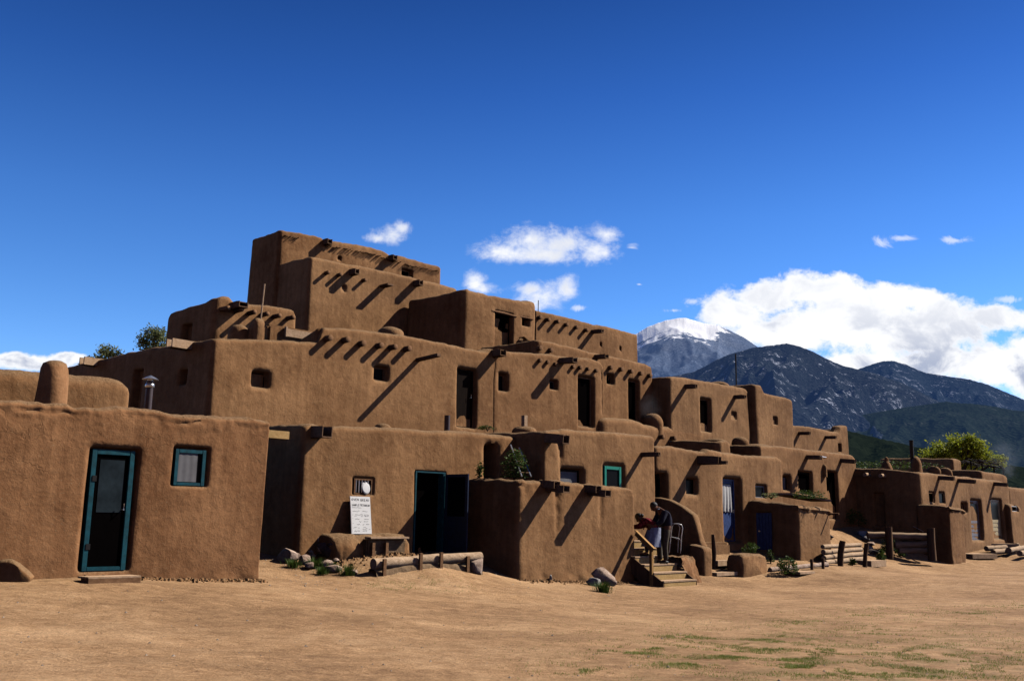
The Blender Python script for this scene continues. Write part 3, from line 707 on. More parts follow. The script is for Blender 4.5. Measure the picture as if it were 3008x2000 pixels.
# trough sticking out of the left flank at the top
nl = Vector((-SIDE.y, SIDE.x, 0)); nl = nl if nl.dot(bB.d) < 0 else -nl
for (x, y, L) in ((548, 1015, .55), (272, 1064, .4)):
    dd, z = bB.hitL(x+15, y); c = bB.A+SIDE*dd+nl*(L/2-.1)+Vector((0, 0, z)); mb = MB()
    mb.box(c, nl, SIDE, (0, 0, 1), L/2+.1, .02, .11); mb.box(c+SIDE*.25, nl, SIDE, (0, 0, 1), L/2+.1, .02, .11); mb.box(c+SIDE*.125-Vector((0, 0, .1)), nl, SIDE, (0, 0, 1), L/2+.098, .104, .015); obj('water_spout', mb, M['plank'], bB.root, bevel=.004)

# --- B3 : second tier, right half --------------------------------------
bB3 = Block('adobe_house', 'second storey adobe room with seven small beam ends above two small windows', 'house', at(bB, 1452, 1030, .04),
            [(1450, 1030), (1472, 1029), (1560, 1032), (1640, 1043), (1700, 1050), (1740, 1052), (1762, 1058), (1775, 1072)], 4.5, 2.5, res=.075, r=.13, pr=.11, group=HG)
q1 = bB3.op(1464, 1096, 1494, 1148, .24, 1.5); q2 = bB3.op(1615, 1116, 1638, 1144, .2, 1); q3 = bB3.op(1698, 1105, 1745, 1254, .16, 1.3)
bB3.gully(1450, 1050, 1110, .08, .09); bB3.gully(1770, 1090, 1250, .05, .05); bB3.build()
bB3.framed(q1, .24, 'window', .05, 'viga', 'glass', ft=.05); bB3.framed(q2, .2, 'window', .03, 'greycloth', 'glass'); bB3.framed(q3, .16, 'door', .06, 'viga', 'black')
beams(bB3, [(1590, 1058), (1612, 1063), (1635, 1069), (1687, 1077), (1708, 1079), (1731, 1083), (1755, 1088)], .16, .07)
spout(bB3, 1479, 1036, .35, .28, .2, 'viga', .0, cover=True); spout(bB3, 1690, 1057, .62, .26, .18, 'oldwood', .05)
# --- M -----------------------------------------------------------------
bM = Block('adobe_house', 'second storey adobe room with five round beam ends above one dark doorway', 'house', at(bB3, 1578, 1000, -.55),
           [(1578, 997), (1620, 1002), (1700, 1022), (1780, 1042), (1850, 1055), (1900, 1068), (1913, 1075), (1921, 1105)], 3.4, 2.9, res=.085, r=.22, pr=.10, group=HG)
q1 = bM.op(1783, 1098, 1805, 1128, .25, 1.2); q2 = bM.op(1846, 1116, 1877, 1240, .16, 1.2)
bM.build()
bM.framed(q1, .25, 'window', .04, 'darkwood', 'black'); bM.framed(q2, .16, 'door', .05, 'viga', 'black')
beams(bM, [(1590, 1022), (1622, 1028), (1798, 1079), (1829, 1084), (1858, 1090), (1886, 1096), (1913, 1103)], .2, .085)
spout(bM, 1783, 1046, .5, .24, .14, 'viga', .05)
# --- N -----------------------------------------------------------------
pN = bM.hit(1925, 1105)[2]; nA = Vector((pN.x, pN.y, 0))-SIDE*.85
bN = Block('adobe_house', 'upper adobe room with one tall narrow dark doorway and two wooden spouts', 'house', nA.y,
           [(1966, 1104), (2010, 1108), (2080, 1120), (2150, 1132), (2190, 1138), (2202, 1152)], 3.4, 3.2, res=.09, r=.2, pr=.09, group=HG)
q1 = bN.op(2057, 1170, 2088, 1268, .16, 1.2); q2 = bN.op(2148, 1210, 2163, 1231, .12, .9)
bN.build(); bN.framed(q1, .16, 'door', .05, 'viga', 'black'); bN.framed(q2, .12, 'window', .04, 'viga', 'viga')
spout(bN, 2046, 1134, .5, .17, .15, 'oldwood', .03, cover=True); spout(bN, 2190, 1165, .5, .17, .14, 'oldwood', .03, cover=True)
# --- O -----------------------------------------------------------------
oY = at(bN, 2215, 1130, .18)
bO = Block('adobe_house', 'upper adobe room with a raised rounded corner and one tiny square window', 'house', oY,
           [(2216, 1127), (2236, 1131), (2246, 1150), (2262, 1157), (2310, 1167), (2325, 1172), (2331, 1190)], 3.3, 2.8, res=.09, r=.22, pr=.11, group=HG)
q = bO.op(2270, 1224, 2283, 1247, .1, .9); bO.build(); bO.framed(q, .1, 'window', .04, 'viga', 'viga')
dome(bO.root, bN.P(bN.hit(2160, 1140)[0], bN.top[-2][1]-.05, -.9), .4, .28, 'chimney', sx=1.4)
# --- P -----------------------------------------------------------------
pY = at(bO, 2332, 1250, -.7)
bP = Block('adobe_house', 'farthest upper adobe room ending in a square chimney corner against the hill', 'house', pY,
           [(2326, 1247), (2370, 1252), (2400, 1257), (2464, 1268), (2470, 1250), (2488, 1250), (2491, 1260)], 3.3, 2.6, res=.1, r=.15, pr=.09, group=HG)
q = bP.op(2461, 1303, 2471, 1327, .25, .5); bP.build(); bP.framed(q, .25, 'window', .03, 'darkwood', 'black')
for (x, y) in ((2380, 1272), (2456, 1284)): spout(bP, x, y, .55, .16, .14, 'oldwood', .04)
# --- Q : terrace parapet ----------------------------------------------
bQ = Block('adobe_house', 'terrace parapet in the middle tier with two round beam ends and a domed mud chimney', 'house', at(bF, 1926, 1240, -2.6),
           [(1764, 1223), (1800, 1224), (1850, 1230), (1885, 1238), (1900, 1246), (1960, 1250), (2030, 1258), (2070, 1268), (2084, 1284)], 3.0, 1.6, res=.085, r=.4, pr=.2, w=.22, group=HG)
bQ.build(); beams(bQ, [(1950, 1282), (1985, 1286)], .3, .09)
pp = bQ.hit(1916, 1246, -.35)[2]; dome(bQ.root, (pp.x, pp.y, pp.z-.12), .34, .52, 'chimney', top=.7, sx=1.2)
# --- R -----------------------------------------------------------------
bR = Block('adobe_house', 'low adobe wall in dark shade between the terrace parapet and the shed house', 'house', at(bF, 2110, 1300, -1.9),
           [(2112, 1295), (2135, 1290), (2150, 1302)], 2.6, 1.6, res=.12, r=.25, pr=.09, group=HG, ltop=[(2003, 1291), (2112, 1296)]); bR.build()
dome(bR.root, bR.P(.5, bR.top[0][1]-.06, -.6), .38, .2, 'chimney', sx=1.5)

# --- upper tiers --------------------------------------------------------
bV = Block('adobe_house', 'big blank fourth storey adobe room with three stubby beams and two square wooden spouts', 'house', 31.9,
           [(912, 751), (935, 755), (1000, 769), (1060, 779), (1150, 798), (1250, 822), (1345, 845)], 3.2, 5.0, res=.085, r=.13, pr=.11, group=HG, ltop=[(823, 772), (860, 762), (912, 751)])
q = bV.op(1005, 838, 1018, 856, .12, 1)
bV.build()
beams(bV, [(967, 800), (1003, 806), (1075, 822)], .3, .07)
mb = MB(); u, z, _ = bV.hit(1146, 836, .45); mb.box(bV.P(u, z, .15), bV.d, bV.n, (0, 0, 1), .13, .33, .035); obj('roof_beam', mb, M['oldwood'], bV.root)
for (x, y) in ((1050, 797), (1238, 830)): spout(bV, x, y, .38, .2, .2, 'oldwood', 0, cover=True)
pW = bV.A+SIDE*1.65
bW = Block('adobe_house', 'topmost adobe room with ragged rows of short pole ends under its roof edge', 'house', pW.y,
           [(824, 671), (860, 678), (920, 689), (946, 697), (952, 704), (965, 702), (1050, 717), (1130, 735), (1143, 742), (1150, 752), (1160, 748), (1230, 765), (1290, 777), (1298, 784)], 1.75, 7.4, res=.08, r=.14, pr=.1, rag=1.5, group=HG, ltop=[(747, 698), (824, 671)])
q = bW.op(992, 753, 1003, 765, .2, .8); q2 = bW.op(1180, 790, 1213, 812, .25, .6); bW.build(); bW.framed(q2, .25, 'window', .04, 'plank', 'black')
bW.framed(q, .2, 'window', .03, 'darkwood', 'black')
for (x, y) in ((970, 709), (1162, 756)): spout(bW, x, y, .3, .22, .2, 'oldwood', 0, cover=True)
smb = MB(); smb.tube([(0, -.1, 0), (0, 1, 0)], [1, .8], 5, jit=.1); sme = bpy.data.meshes.new('roof_pole'); sme.from_pydata(smb.v, [], smb.f); sme.materials.append(M['viga'])
px = 838
cnt = 0
while px < 1294 and cnt < 96:
    gap = (880 < px < 958) or (1000 < px < 1010) or (1040 < px < 1046) or (1180 < px < 1190)
    ly = lerp_list(px, [(830, 689), (890, 702), (960, 721), (1000, 728), (1100, 748), (1150, 764), (1200, 778), (1296, 799)])+random.uniform(-2, 2)
    if not gap:
        u, z, _ = bW.hit(px, ly, .1); o = bpy.data.objects.new('roof_pole', sme); C.objects.link(o); o.parent = bW.root
        o.location = bW.P(u, z, 0)-Vector(bW.root['_o']); o.rotation_euler = (random.uniform(-.1, .15), 0, math.atan2(-bW.n.x, bW.n.y)+random.uniform(-.15, .15)); L = random.uniform(.07, .14); o.scale = (.022, L, .022); cnt += 1
    px += random.uniform(3.6, 5.4)
# S
sA = Vector((bV.hit(1178, 880)[2].x, bV.hit(1178, 880)[2].y, 0))-SIDE*2.75
bS = Block('adobe_house', 'third storey adobe room with a wide dark doorway above a small clay oven', 'house', sA.y,
           [(1364, 846), (1372, 846), (1385, 853), (1440, 864), (1500, 876), (1545, 885), (1558, 882), (1570, 884), (1577, 900)], 2.9, 4.9, res=.08, r=.2, pr=.12, group=HG, ltop=[(1178, 884), (1230, 874), (1310, 860), (1364, 846)])
q1 = bS.op(1452, 916, 1506, 1024, .2, .8); q2 = bS.op(1533, 934, 1556, 958, .25, 1); bS.build()
bS.framed(q1, .2, 'door', .05, 'darkwood', 'black'); bS.framed(q2, .25, 'window', .03, 'darkwood', 'black')
mb = MB(); u0, z, _ = bS.hit(1446, 915); u1, z1, _ = bS.hit(1515, 929); mb.tube([bS.P(u0-.05, z+.02, .0), bS.P((u0+u1)/2, z+.02, .02), bS.P(u1, z, .02)], [.05, .055, .04], 8); obj('lintel', mb, M['viga'], bS.root, smooth=True)
mb = MB(); u0, z, _ = bS.hit(1527, 930); u1, z1, _ = bS.hit(1564, 938); mb.tube([bS.P(u0, z, .0), bS.P(u1, z1, .02)], [.035, .03], 8); obj('lintel', mb, M['viga'], bS.root, smooth=True)
# clay oven in front of S
pp = bS.hit(1539, 1022, .55)[2]; zt = bS.hit(1539, 988, .55)[2].z
oz = pp.z-.35; mb = MB(); h_ = zt-oz
n_ = 26; rings = []
for k in range(12):
    f_ = k/11; rr = .36*(1-max(0, (f_-.55)/.45)**2.2); z_ = oz+h_*f_; rg = []
    for j in range(n_):
        a = 2*math.pi*j/n_; v = bS.d*(rr*math.cos(a))+bS.n*(rr*.8*math.sin(a)); p_ = Vector((pp.x, pp.y, z_))+v
        # mouth pushed in on the side towards the viewer
        mth = max(0, math.sin(a-.15))**1; mx = (math.cos(a+.0)*rr)/.22; mz = (z_-oz-.35)/(h_*.62)
        if math.sin(a) > 0 and mx*mx+max(0, (mz))**2 < 1 and mz > -1.2: p_ = p_-bS.n*.30*math.sin(a)
        rg.append(p_)
    rings.append(rg)
for rg in rings: mb.v += rg
for k in range(11):
    for j in range(n_): mb.f.append((k*n_+j, k*n_+(j+1) % n_, (k+1)*n_+(j+1) % n_, (k+1)*n_+j))
mb.f.append(tuple(range(11*n_, 12*n_)))
t = thing('clay_oven', (pp.x, pp.y, oz), 'small domed clay oven on the roof below the tiny third storey window', 'oven'); obj('dome', mb, M['adobe'], t, smooth=True, ang=80)
# T
bT = Block('adobe_house', 'long third storey adobe room with six beam ends and two slit windows', 'house', at(bS, 1577, 912, -.5),
           [(1574, 909), (1640, 924), (1700, 939), (1755, 954), (1762, 953), (1800, 962), (1873, 982)], 4, 5.2, res=.09, r=.06, pr=.08, group=HG)
q1 = bT.op(1762, 1005, 1768, 1018, .15, .5); q2 = bT.op(1819, 1017, 1825, 1031, .15, .5); bT.build()
beams(bT, [(1590, 932), (1614, 938), (1642, 944), (1668, 953), (1697, 961), (1727, 969)], .26, .08); spout(bT, 1771, 972, .55, .17, .13, 'oldwood', .05, cover=True)
mb = MB(); pp = bT.hit(1581, 905, -.4)[2]; mb.tube([(pp.x, pp.y, pp.z-.3), (pp.x, pp.y, bT.hit(1581, 882, -.4)[2].z)], .018, 5); obj('pole', mb, M['blackpipe'], bT.root)
dome(bT.root, bT.P(bT.hit(1812, 1040)[0], bM.top[0][1]-.1, .9), .35, .2, 'chimney')
# X : left third storey
bX = Block('adobe_house', 'third storey adobe room at the left with six beams and a humped corner', 'house', 26.6,
           [(632, 868), (650, 865), (672, 869), (684, 884), (700, 887), (760, 893), (840, 902), (866, 908), (876, 925)], 2.5, 4.2, res=.08, r=.22, pr=.11, group=HG, ltop=[(493, 930), (500, 916), (540, 902), (600, 884), (632, 868)])
qL = bX.opL(536, 952, 564, 1008, .2, 1); bX.build()
beams(bX, [(670, 903), (712, 908), (749, 916), (786, 921), (822, 926), (862, 931)], .55, .07); spout(bX, 716, 894, .55, .3, .17, 'oldwood', 0, cover=True)
# terrace bits between X and B2
for (x, y0, y1, r_, off, nm) in ((700, 985, 953, .28, -1.4, 'chimney'), (1148, 975, 962, .38, -1.2, 'chimney')):
    pp = bB.hit(x, y0, off)[2]; dome(bB.root, (pp.x, pp.y, pp.z-.15), r_, bB.hit(x, y1, off)[2].z-pp.z+.15, nm, top=.7)
def fin(b, pts, thick, name, mat='adobe', root=None, dirn=None, off=0):
    """upright slab whose outline is given on the facade plane"""
    pass
# stepped buttress walls (solid prisms along SIDE direction)
def prism(root, A, prof, thick, name, mat, dirs=SIDE, tdir=None, sub=.12, amp=.02, rnd=.05):
    """prof: (s,z) outline points, walls run along dirs from A; thick along tdir"""
    td = tdir or Vector((.707, .707, 0)); pts = []
    for i in range(len(prof)):
        a = Vector((*prof[i], 0)); b = Vector((*prof[(i+1) % len(prof)], 0)); n = max(1, int((b-a).length/sub))
        for k in range(n): pts.append(a.lerp(b, k/n))
    area = sum(a.x*b.y-b.x*a.y for a, b in zip(pts, pts[1:]+pts[:1])); sg = 1 if area > 0 else -1
    mb = MB(); n = len(pts); layers = [(-.5, rnd), (-.42, rnd*.3), (-.25, 0), (.25, 0), (.42, rnd*.3), (.5, rnd)]
    cen = sum(pts, Vector())/n
    for (t, ins) in layers:
        for i, p in enumerate(pts):
            e = (pts[(i+1) % n]-pts[i-1]).normalized(); nn = Vector((-e.y, e.x, 0))*sg; p2 = p+nn*ins
            q_ = Vector((A[0], A[1], 0))+dirs*p2.x+td*(t*thick)+Vector((0, 0, p2.y)); q_ = q_+Vector((noise.noise(q_*2.3), noise.noise(q_*2.3+Vector((5, 0, 0))), noise.noise(q_*2.3+Vector((0, 9, 0)))))*amp; mb.v.append(q_)
    for l in range(len(layers)-1):
        for i in range(n): mb.f.append((l*n+i, l*n+(i+1) % n, (l+1)*n+(i+1) % n, (l+1)*n+i))
    mb.f.append(tuple(range(n))); mb.f.append(tuple(range((len(layers)-1)*n, len(layers)*n)))
    return obj(name, mb, mat, root, smooth=True, ang=60)
zr = bB.top[0][1]
u7, z7, p7 = bB.hit(757, 990, -.9); zz = bB.hit(757, 935, -.9)[1]
prism(bB.root, p7, [(-.1, zr-.3), (-.1, zz-.12), (.0, zz), (.12, zz-.02), (.3, zz-.25), (.7, zz-.42), (1.5, zz-.5), (1.5, zr-.3)], .26, 'buttress', M['adobe'])
u7, z7, p7 = bB.hit(925, 940, -.3)
prism(bB.root, bB.hit(945, 960, -.15)[2], [(0, zr-.3), (0, bB.hit(945, 960, -.15)[1]-.05), (.8, zr+.42), (1.8, zr+.1), (1.8, zr-.3)], .3, 'buttress', M['adobe'])
prism(bV.root, bV.A-bV.n*-.05+bV.d*.0, [(-.75, 4.6), (-.75, 5.6), (-.45, 6.05), (-.1, 6.3), (.3, 6.3), (.3, 4.6)], .35, 'buttress', M['adobe'])
mb = MB(); ua = bB.hit(782, 985, -1.6)[0]; ub = bB.hit(930, 985, -1.6)[0]; zz = bB.hit(850, 963, -1.6)[1]
bB.pbox(mb, ua, ub, zr-.3, zz, -1.75, -1.5); obj('parapet', mb, M['adobe'], bB.root, bevel=.06, smooth=True)
mb = MB(); bB.pbox(mb, ub-1.1, ub, zz-.28, zz-.06, -1.5, -1.45); bB.pbox(mb, ub-1.13, ub-1.08, zz-.3, zz-.02, -1.5, -1.40); obj('plank', mb, M['plank'], bB.root)
pp = bB.hit(764, 938, -.9)[2]; zt = bB.hit(770, 833, -.9)[2].z
mb = MB(); mb.tube([(pp.x, pp.y, pp.z-.4), (pp.x+.05, pp.y+.03, zt)], .022, 6); tag(obj('pole', mb, M['plank']), 'thin pale wooden pole standing on the second storey roof at the left', 'pole')
pp = bN.hit(2163, 1130, -1.2)[2]; zt = bN.hit(2163, 1040, -1.2)[2].z
mb = MB(); mb.tube([(pp.x, pp.y, pp.z-.5), (pp.x, pp.y, zt)], .035, 6); tag(obj('pole', mb, M['blackpipe']), 'thin dark pole rising from the upper roof in front of the mountains', 'pole')
# small roof vents and pipes on the C roof
pp = bB.hit(1313, 1256, .5)[2]; zt = bB.hit(1313, 1220, .5)[2].z
mb = MB(); mb.tube([(pp.x, pp.y, pp.z-.4), (pp.x, pp.y, zt)], .085, 10); tag(obj('stovepipe', mb, M['pipe'], smooth=True), 'short dark stovepipe on the roof left of the tall second storey door', 'stovepipe')
pp = bC.hit(1121, 1262, -.5)[2]; t_ = dome(bC.root, (pp.x, pp.y, bC.hit(1121, 1255, -.5)[2].z-.1), .2, .2, 'chimney')
pp = bD.hit(1540, 1270, -1.6)[2]; zt = bD.hit(1540, 1220, -1.6)[2].z
dome(bD.root, (pp.x, pp.y, bD.hit(1540, 1265, -1.6)[2].z-.15), .33, .28, 'chimney', top=.7)
mb = MB(); mb.box((pp.x, pp.y, (zt+bD.hit(1540, 1252, -1.6)[2].z)/2), bD.d, bD.n, (0, 0, 1), .06, .06, (zt-bD.hit(1540, 1252, -1.6)[2].z)/2); obj('flue', mb, M['plank'], bD.root)
for (x, y, b, off, r_) in ((2554, 1364, bI, -2.0, .45),):
    pp = b.hit(x, 1372, off)[2]
# domed oven/chimney on far roof left of I
dd, z = bI.hitL(2560, 1374); pp = bI.A+SIDE*dd+bI.d*1.5; zt = W(2560, 1340, pp.y).z
dome(bI.root, (pp.x, pp.y, bI.lt[-1][1]-.3), .27, W(2560, 1352, pp.y).z-bI.lt[-1][1]+.3, 'chimney', top=.5); dome(bI.root, (pp.x, pp.y, W(2560, 1355, pp.y).z), .09, .2, 'chimney_pot', n=12)
# ================================================================== loose things
D1v = Vector((.7071, .7071, 0)); N1v = Vector((.7071, -.7071, 0)); UP = Vector((0, 0, 1))
def rock_mb(c, sx, sy, sz, seed, sub=3, rot=0, tilt=0, ang=.35):
    rnd = random.Random(seed); bm = bmesh.new(); bmesh.ops.create_icosphere(bm, subdivisions=sub, radius=1)
    off = Vector((rnd.uniform(-50, 50), rnd.uniform(-50, 50), rnd.uniform(-50, 50)))
    planes = [(Vector((rnd.gauss(0, 1), rnd.gauss(0, 1), rnd.gauss(0, .8))).normalized(), rnd.uniform(.50, .82)) for _ in range(12)]
    mat = Matrix.Rotation(rot, 3, 'Z') @ Matrix.Rotation(tilt, 3, 'X')
    mb = MB()
    for v in bm.verts:
        p = v.co*(1+.22*noise.noise(v.co*1.3+off)+.07*noise.noise(v.co*4+off))
        for n_, d_ in planes:
            k = p.dot(n_)-d_
            if k > 0: p = p-n_*k*.85
        p = Vector((p.x*sx, p.y*sy, p.z*sz)); mb.v.append(mat@p+Vector(c))
    mb.f = [tuple(v.index for v in f.verts) for f in bm.faces]; bm.free(); return mb
_rk = 100
def rock(px, py, w, h, label, mat='rock', rot=0, tilt=0, depth=None, name='rock', sink=.25, group=None, seed=None):
    """w,h: size in photo pixels"""
    global _rk; _rk += 1; g = G(px, py) if not (px < 1000 and py < 1637) else W(px, py+h*.3, 20.35+.012*abs(px-940)*0+.25*(py < 1605)); k = g.y/F; sx = w*k/2*1.25; sz = h*k/2*1.35
    c = g+Vector((0, sx*.5, sz*(1-sink)-.0)); o = obj(name, rock_mb(c, sx, depth or sx*.8, sz, seed or _rk, rot=rot, tilt=tilt), M[mat], smooth=True, ang=32)
    return tag(o, label, 'rock', group)
def leaves(mb, c, rx, ry, rz, n, size, rnd, up=.3, clump=5):
    cs = [Vector((rnd.gauss(0, .45), rnd.gauss(0, .45), rnd.uniform(-.2, 1))) for _ in range(clump)]
    for i in range(n):
        cc = rnd.choice(cs); d = Vector((rnd.gauss(0, .28), rnd.gauss(0, .28), rnd.gauss(0, .25)))+cc
        if d.length > 1.15: d = d.normalized()*rnd.uniform(.8, 1.15)
        p = Vector(c)+Vector((d.x*rx, d.y*ry, max(-.05, d.z)*rz)); a = rnd.uniform(0, 6.28); s = size*rnd.uniform(.6, 1.4)
        t = Vector((math.cos(a), math.sin(a), rnd.uniform(-.3, .8))).normalized(); b = t.cross(Vector((rnd.uniform(-1, 1), rnd.uniform(-1, 1), rnd.uniform(-.2, 1)))).normalized()
        mb.add([p-t*s, p-b*s*.45, p+t*s*1.1, p+b*s*.45], [(0, 1, 2, 3)])
def shrub(px, py, w, h, label, n=700, seed=1, mat='leaf', base=None, size=.03, cat='plant', name='shrub', group=None):
    g = base or G(px, py); k = g.y/F; rnd = random.Random(seed); t = thing(name, tuple(g), label, cat, group)
    R_ = w*k/2; H = h*k; mb = MB(); leaves(mb, g+Vector((0, 0, H*.18)), R_, R_*.8, H*.8, n, size, rnd, clump=max(6, int(w/5)))
    obj('foliage', mb, M[mat], t, recalc=False); st = MB()
    for i in range(12):
        a = rnd.uniform(0, 6.28); r_ = R_*rnd.uniform(.3, .8); e = g+Vector((math.cos(a)*r_, math.sin(a)*r_*.8, H*rnd.uniform(.5, .95))); st.tube([g-Vector((0, 0, .05)), g.lerp(e, .5)+Vector((0, 0, H*.1)), e], [.008, .006, .003], 4)
    obj('stems', st, M['bark'], t); return t
def tuft(px, py, w, h, label, seed=1, n=160, mat='leaf', group=None):
    g = G(px, py); k = g.y/F; rnd = random.Random(seed); mb = MB()
    for i in range(n):
        a = rnd.uniform(0, 6.28); r_ = abs(rnd.gauss(0, .4))*w*k/2; b = g+Vector((math.cos(a)*r_, math.sin(a)*r_*.7, -.01)); b.z = gz(b.x, b.y)-.01 if i % 8 == 0 else g.z-.01
        hh = h*k*rnd.uniform(.4, 1.1); l = Vector((math.cos(a), math.sin(a), 0))*hh*rnd.uniform(.1, .8); sd = Vector((-math.sin(a), math.cos(a), 0))*.006
        mb.add([b-sd, b+sd, b+l*.4+UP*hh*.6+sd*.8, b+l*.4+UP*hh*.6-sd*.8, b+l+UP*hh], [(0, 1, 2, 3), (3, 2, 4)])
    o = obj('grass_tuft', mb, M[mat], recalc=False); return tag(o, label, 'grass tuft', group)
def log_(a, b, r, mat='log', seed=0, n=12, seg=9):
    rnd = random.Random(seed); a, b = Vector(a), Vector(b); mb = MB()
    pts = [a.lerp(b, k/seg)+Vector((0, 0, rnd.uniform(-.1, .1)*r)) for k in range(seg+1)]; mb.tube(pts, [r*rnd.uniform(.92, 1.06) for _ in pts], n, jit=.035, seed=seed); return mb
# --- A: door step, mound ------------------------------------------
g = G(322, 1712); t = thing('door_step', tuple(g), 'wooden plank step on the ground before the dark teal framed door', 'step')
for k in range(4):
    mb = MB(); mb.box(g-N1v*(.0)+N1v*(-.17+.1*k)+UP*(.085+.002*k)+D1v*.0, D1v, N1v, UP, .40, .048, .014); obj('plank', mb, M['plank'], t, bevel=.003)
for sg in (-1, 1):
    mb = MB(); mb.box(g+D1v*(.32*sg)-N1v*.02+UP*.025, D1v, N1v, UP, .03, .2, .045); obj('runner', mb, M['viga'], t)
mb = MB(); mb.box(g+N1v*.175+UP*.03, D1v, N1v, UP, .395, .012, .045); obj('front_board', mb, M['viga'], t)
g = G(22, 1698); mb = rock_mb(g+Vector((.14, -.16, .02)), .34, .30, .27, 55, 4); tag(obj('mud_mound', mb, M['adobe'], smooth=True, ang=70), 'rounded mud mound against the wall at the left edge', 'mound')
# --- C: bench ledge, board, plank bench, rocks ----------------------
zl = bC.hit(1055, 1570, .4)[1]; ua = bC.hit(962, 1600, .4)[0]; ub = bC.hit(1198, 1600, .4)[0]
t = thing('mud_bench', tuple(bC.P((ua+ub)/2, zl-.5, .3)), 'low rounded mud ledge under the barred window', 'ledge')
mb = MB(); nU, pr_ = 90, [(0, -.7), (.50, -.7), (.56, -.42), (.55, -.32), (.53, -.22), (.50, -.12), (.46, -.05), (.36, .0), (.2, .015), (.0, .02)]
for i in range(nU+1):
    u = ua+(ub-ua)*i/nU; e = min(1, min(i, nU-i)/5)**.5
    for (o_, z_) in pr_: q_ = bC.P(u, zl+z_*1-(1-e)*.18*(z_ > -.2), .0+o_*max(.03, e)); nv = noise.noise(q_*2.2)*.11+noise.noise(q_*7)*.05; mb.v.append(q_+bC.n*nv*(1 if o_ > .1 else 0)+UP*nv*.5*(1 if o_ > .1 else 0))
m_ = len(pr_)
for i in range(nU):
    for k in range(m_-1): a = i*m_+k; mb.f.append((a, a+m_, a+m_+1, a+1))
obj('ledge', mb, M['adobe'], t, smooth=True, ang=70)
# menu board
b0 = bC.hit(1032, 1565, .30)[0]; b1 = bC.hit(1092, 1565, .30)[0]; zt = bC.hit(1057, 1458, .05)[1]; w_ = b1-b0
bl = bC.P((b0+b1)/2, zl+.012, .30); bt = bC.P(bC.hit(1057, 1458, .07)[0], zt, .07); axv = (bt-bl).normalized(); hgt = (bt-bl).length
nrm = bC.d.cross(axv); nrm = nrm if nrm.dot(bC.n) > 0 else -nrm
t = thing('menu_board', tuple(bl), 'white handwritten menu board leaning on the wall below the barred window', 'sign')
mb = MB(); mb.box((bl+bt)/2, bC.d, axv, nrm, w_/2, hgt/2, .008); obj('board', mb, M['white'], t, bevel=.003)
wr = MB(); rs = random.Random(12)
def stroke(mb, pts, th=.0065):
    for a, b in zip(pts, pts[1:]):
        A_ = bl+bC.d*(a[0]*w_)+axv*(a[1]*hgt)+nrm*.0105; B_ = bl+bC.d*(b[0]*w_)+axv*(b[1]*hgt)+nrm*.0105; dd = (B_-A_)
        if dd.length < 1e-5: continue
        s_ = dd.normalized().cross(nrm)*th/2; mb.add([A_-s_, B_-s_, B_+s_, A_+s_], [(0, 1, 2, 3)])
FONT = {'O': [[(0, .1), (0, .9), (.6, 1), (.8, .5), (.6, 0), (0, .1)]], 'V': [[(0, 1), (.4, 0), (.8, 1)]], 'E': [[(.7, 1), (0, 1), (0, 0), (.7, 0)], [(0, .5), (.6, .5)]], 'N': [[(0, 0), (0, 1), (.7, 0), (.7, 1)]],
 'B': [[(0, 0), (0, 1), (.6, .9), (.5, .55), (0, .5), (.7, .4), (.6, .05), (0, 0)]], 'R': [[(0, 0), (0, 1), (.6, .9), (.6, .6), (0, .5), (.7, 0)]], 'A': [[(0, 0), (.4, 1), (.8, 0)], [(.15, .4), (.65, .4)]], 'D': [[(0, 0), (0, 1), (.6, .8), (.7, .3), (0, 0)]],
 'F': [[(.7, 1), (0, 1), (0, 0)], [(0, .55), (.5, .55)]], 'Y': [[(0, 1), (.4, .5), (.8, 1)], [(.4, .5), (.3, -.2)]], 'S': [[(.7, .9), (.1, .9), (.1, .55), (.7, .45), (.6, .05), (0, .1)]], 'I': [[(.3, 0), (.3, 1)]], 'C': [[(.7, .9), (.1, .8), (0, .3), (.3, 0), (.7, .1)]], 'H': [[(0, 0), (0, 1)], [(.7, 0), (.7, 1)], [(0, .5), (.7, .5)]],
 'G': [[(.7, .9), (.1, .8), (0, .3), (.3, 0), (.7, .1), (.7, .45), (.4, .45)]], 'M': [[(0, 0), (.1, 1), (.4, .4), (.7, 1), (.8, 0)]], 'L': [[(0, 1), (0, 0), (.6, 0)]], 'P': [[(0, 0), (0, 1), (.65, .85), (.5, .5), (0, .5)]], 'K': [[(0, 0), (0, 1)], [(.6, 1), (0, .5), (.7, 0)]]}
def word(mb, s, x, y, cw, h, th=.006):
    for ch in s:
        for st in FONT.get(ch, []): stroke(mb, [(x+cw*.85*p[0]+rs.uniform(-.004, .004), y+h*p[1]) for p in st], th)
        x += cw
word(wr, 'OVEN', -.42, .885, .095, .055, .008); word(wr, 'BREAD', .02, .875, .088, .055, .008)
word(wr, 'HOMEMADE'.replace('H', 'H'), -.43, .775, .055, .042, .007) if False else word(wr, 'SAMPLE', -.42, .74, .062, .05, .007); word(wr, 'FRY', -.02, .74, .07, .055, .008); word(wr, 'BREAD', .2, .735, .055, .05, .007)
def scrib(mb, x0, x1, y, h, th=.005):
    x = x0; pts = []
    while x < x1: pts.append((x, y+rs.uniform(0, h))); x += rs.uniform(.012, .03)
    stroke(mb, pts, th)
scrib(wr, -.42, .05, .685, .02, .006)
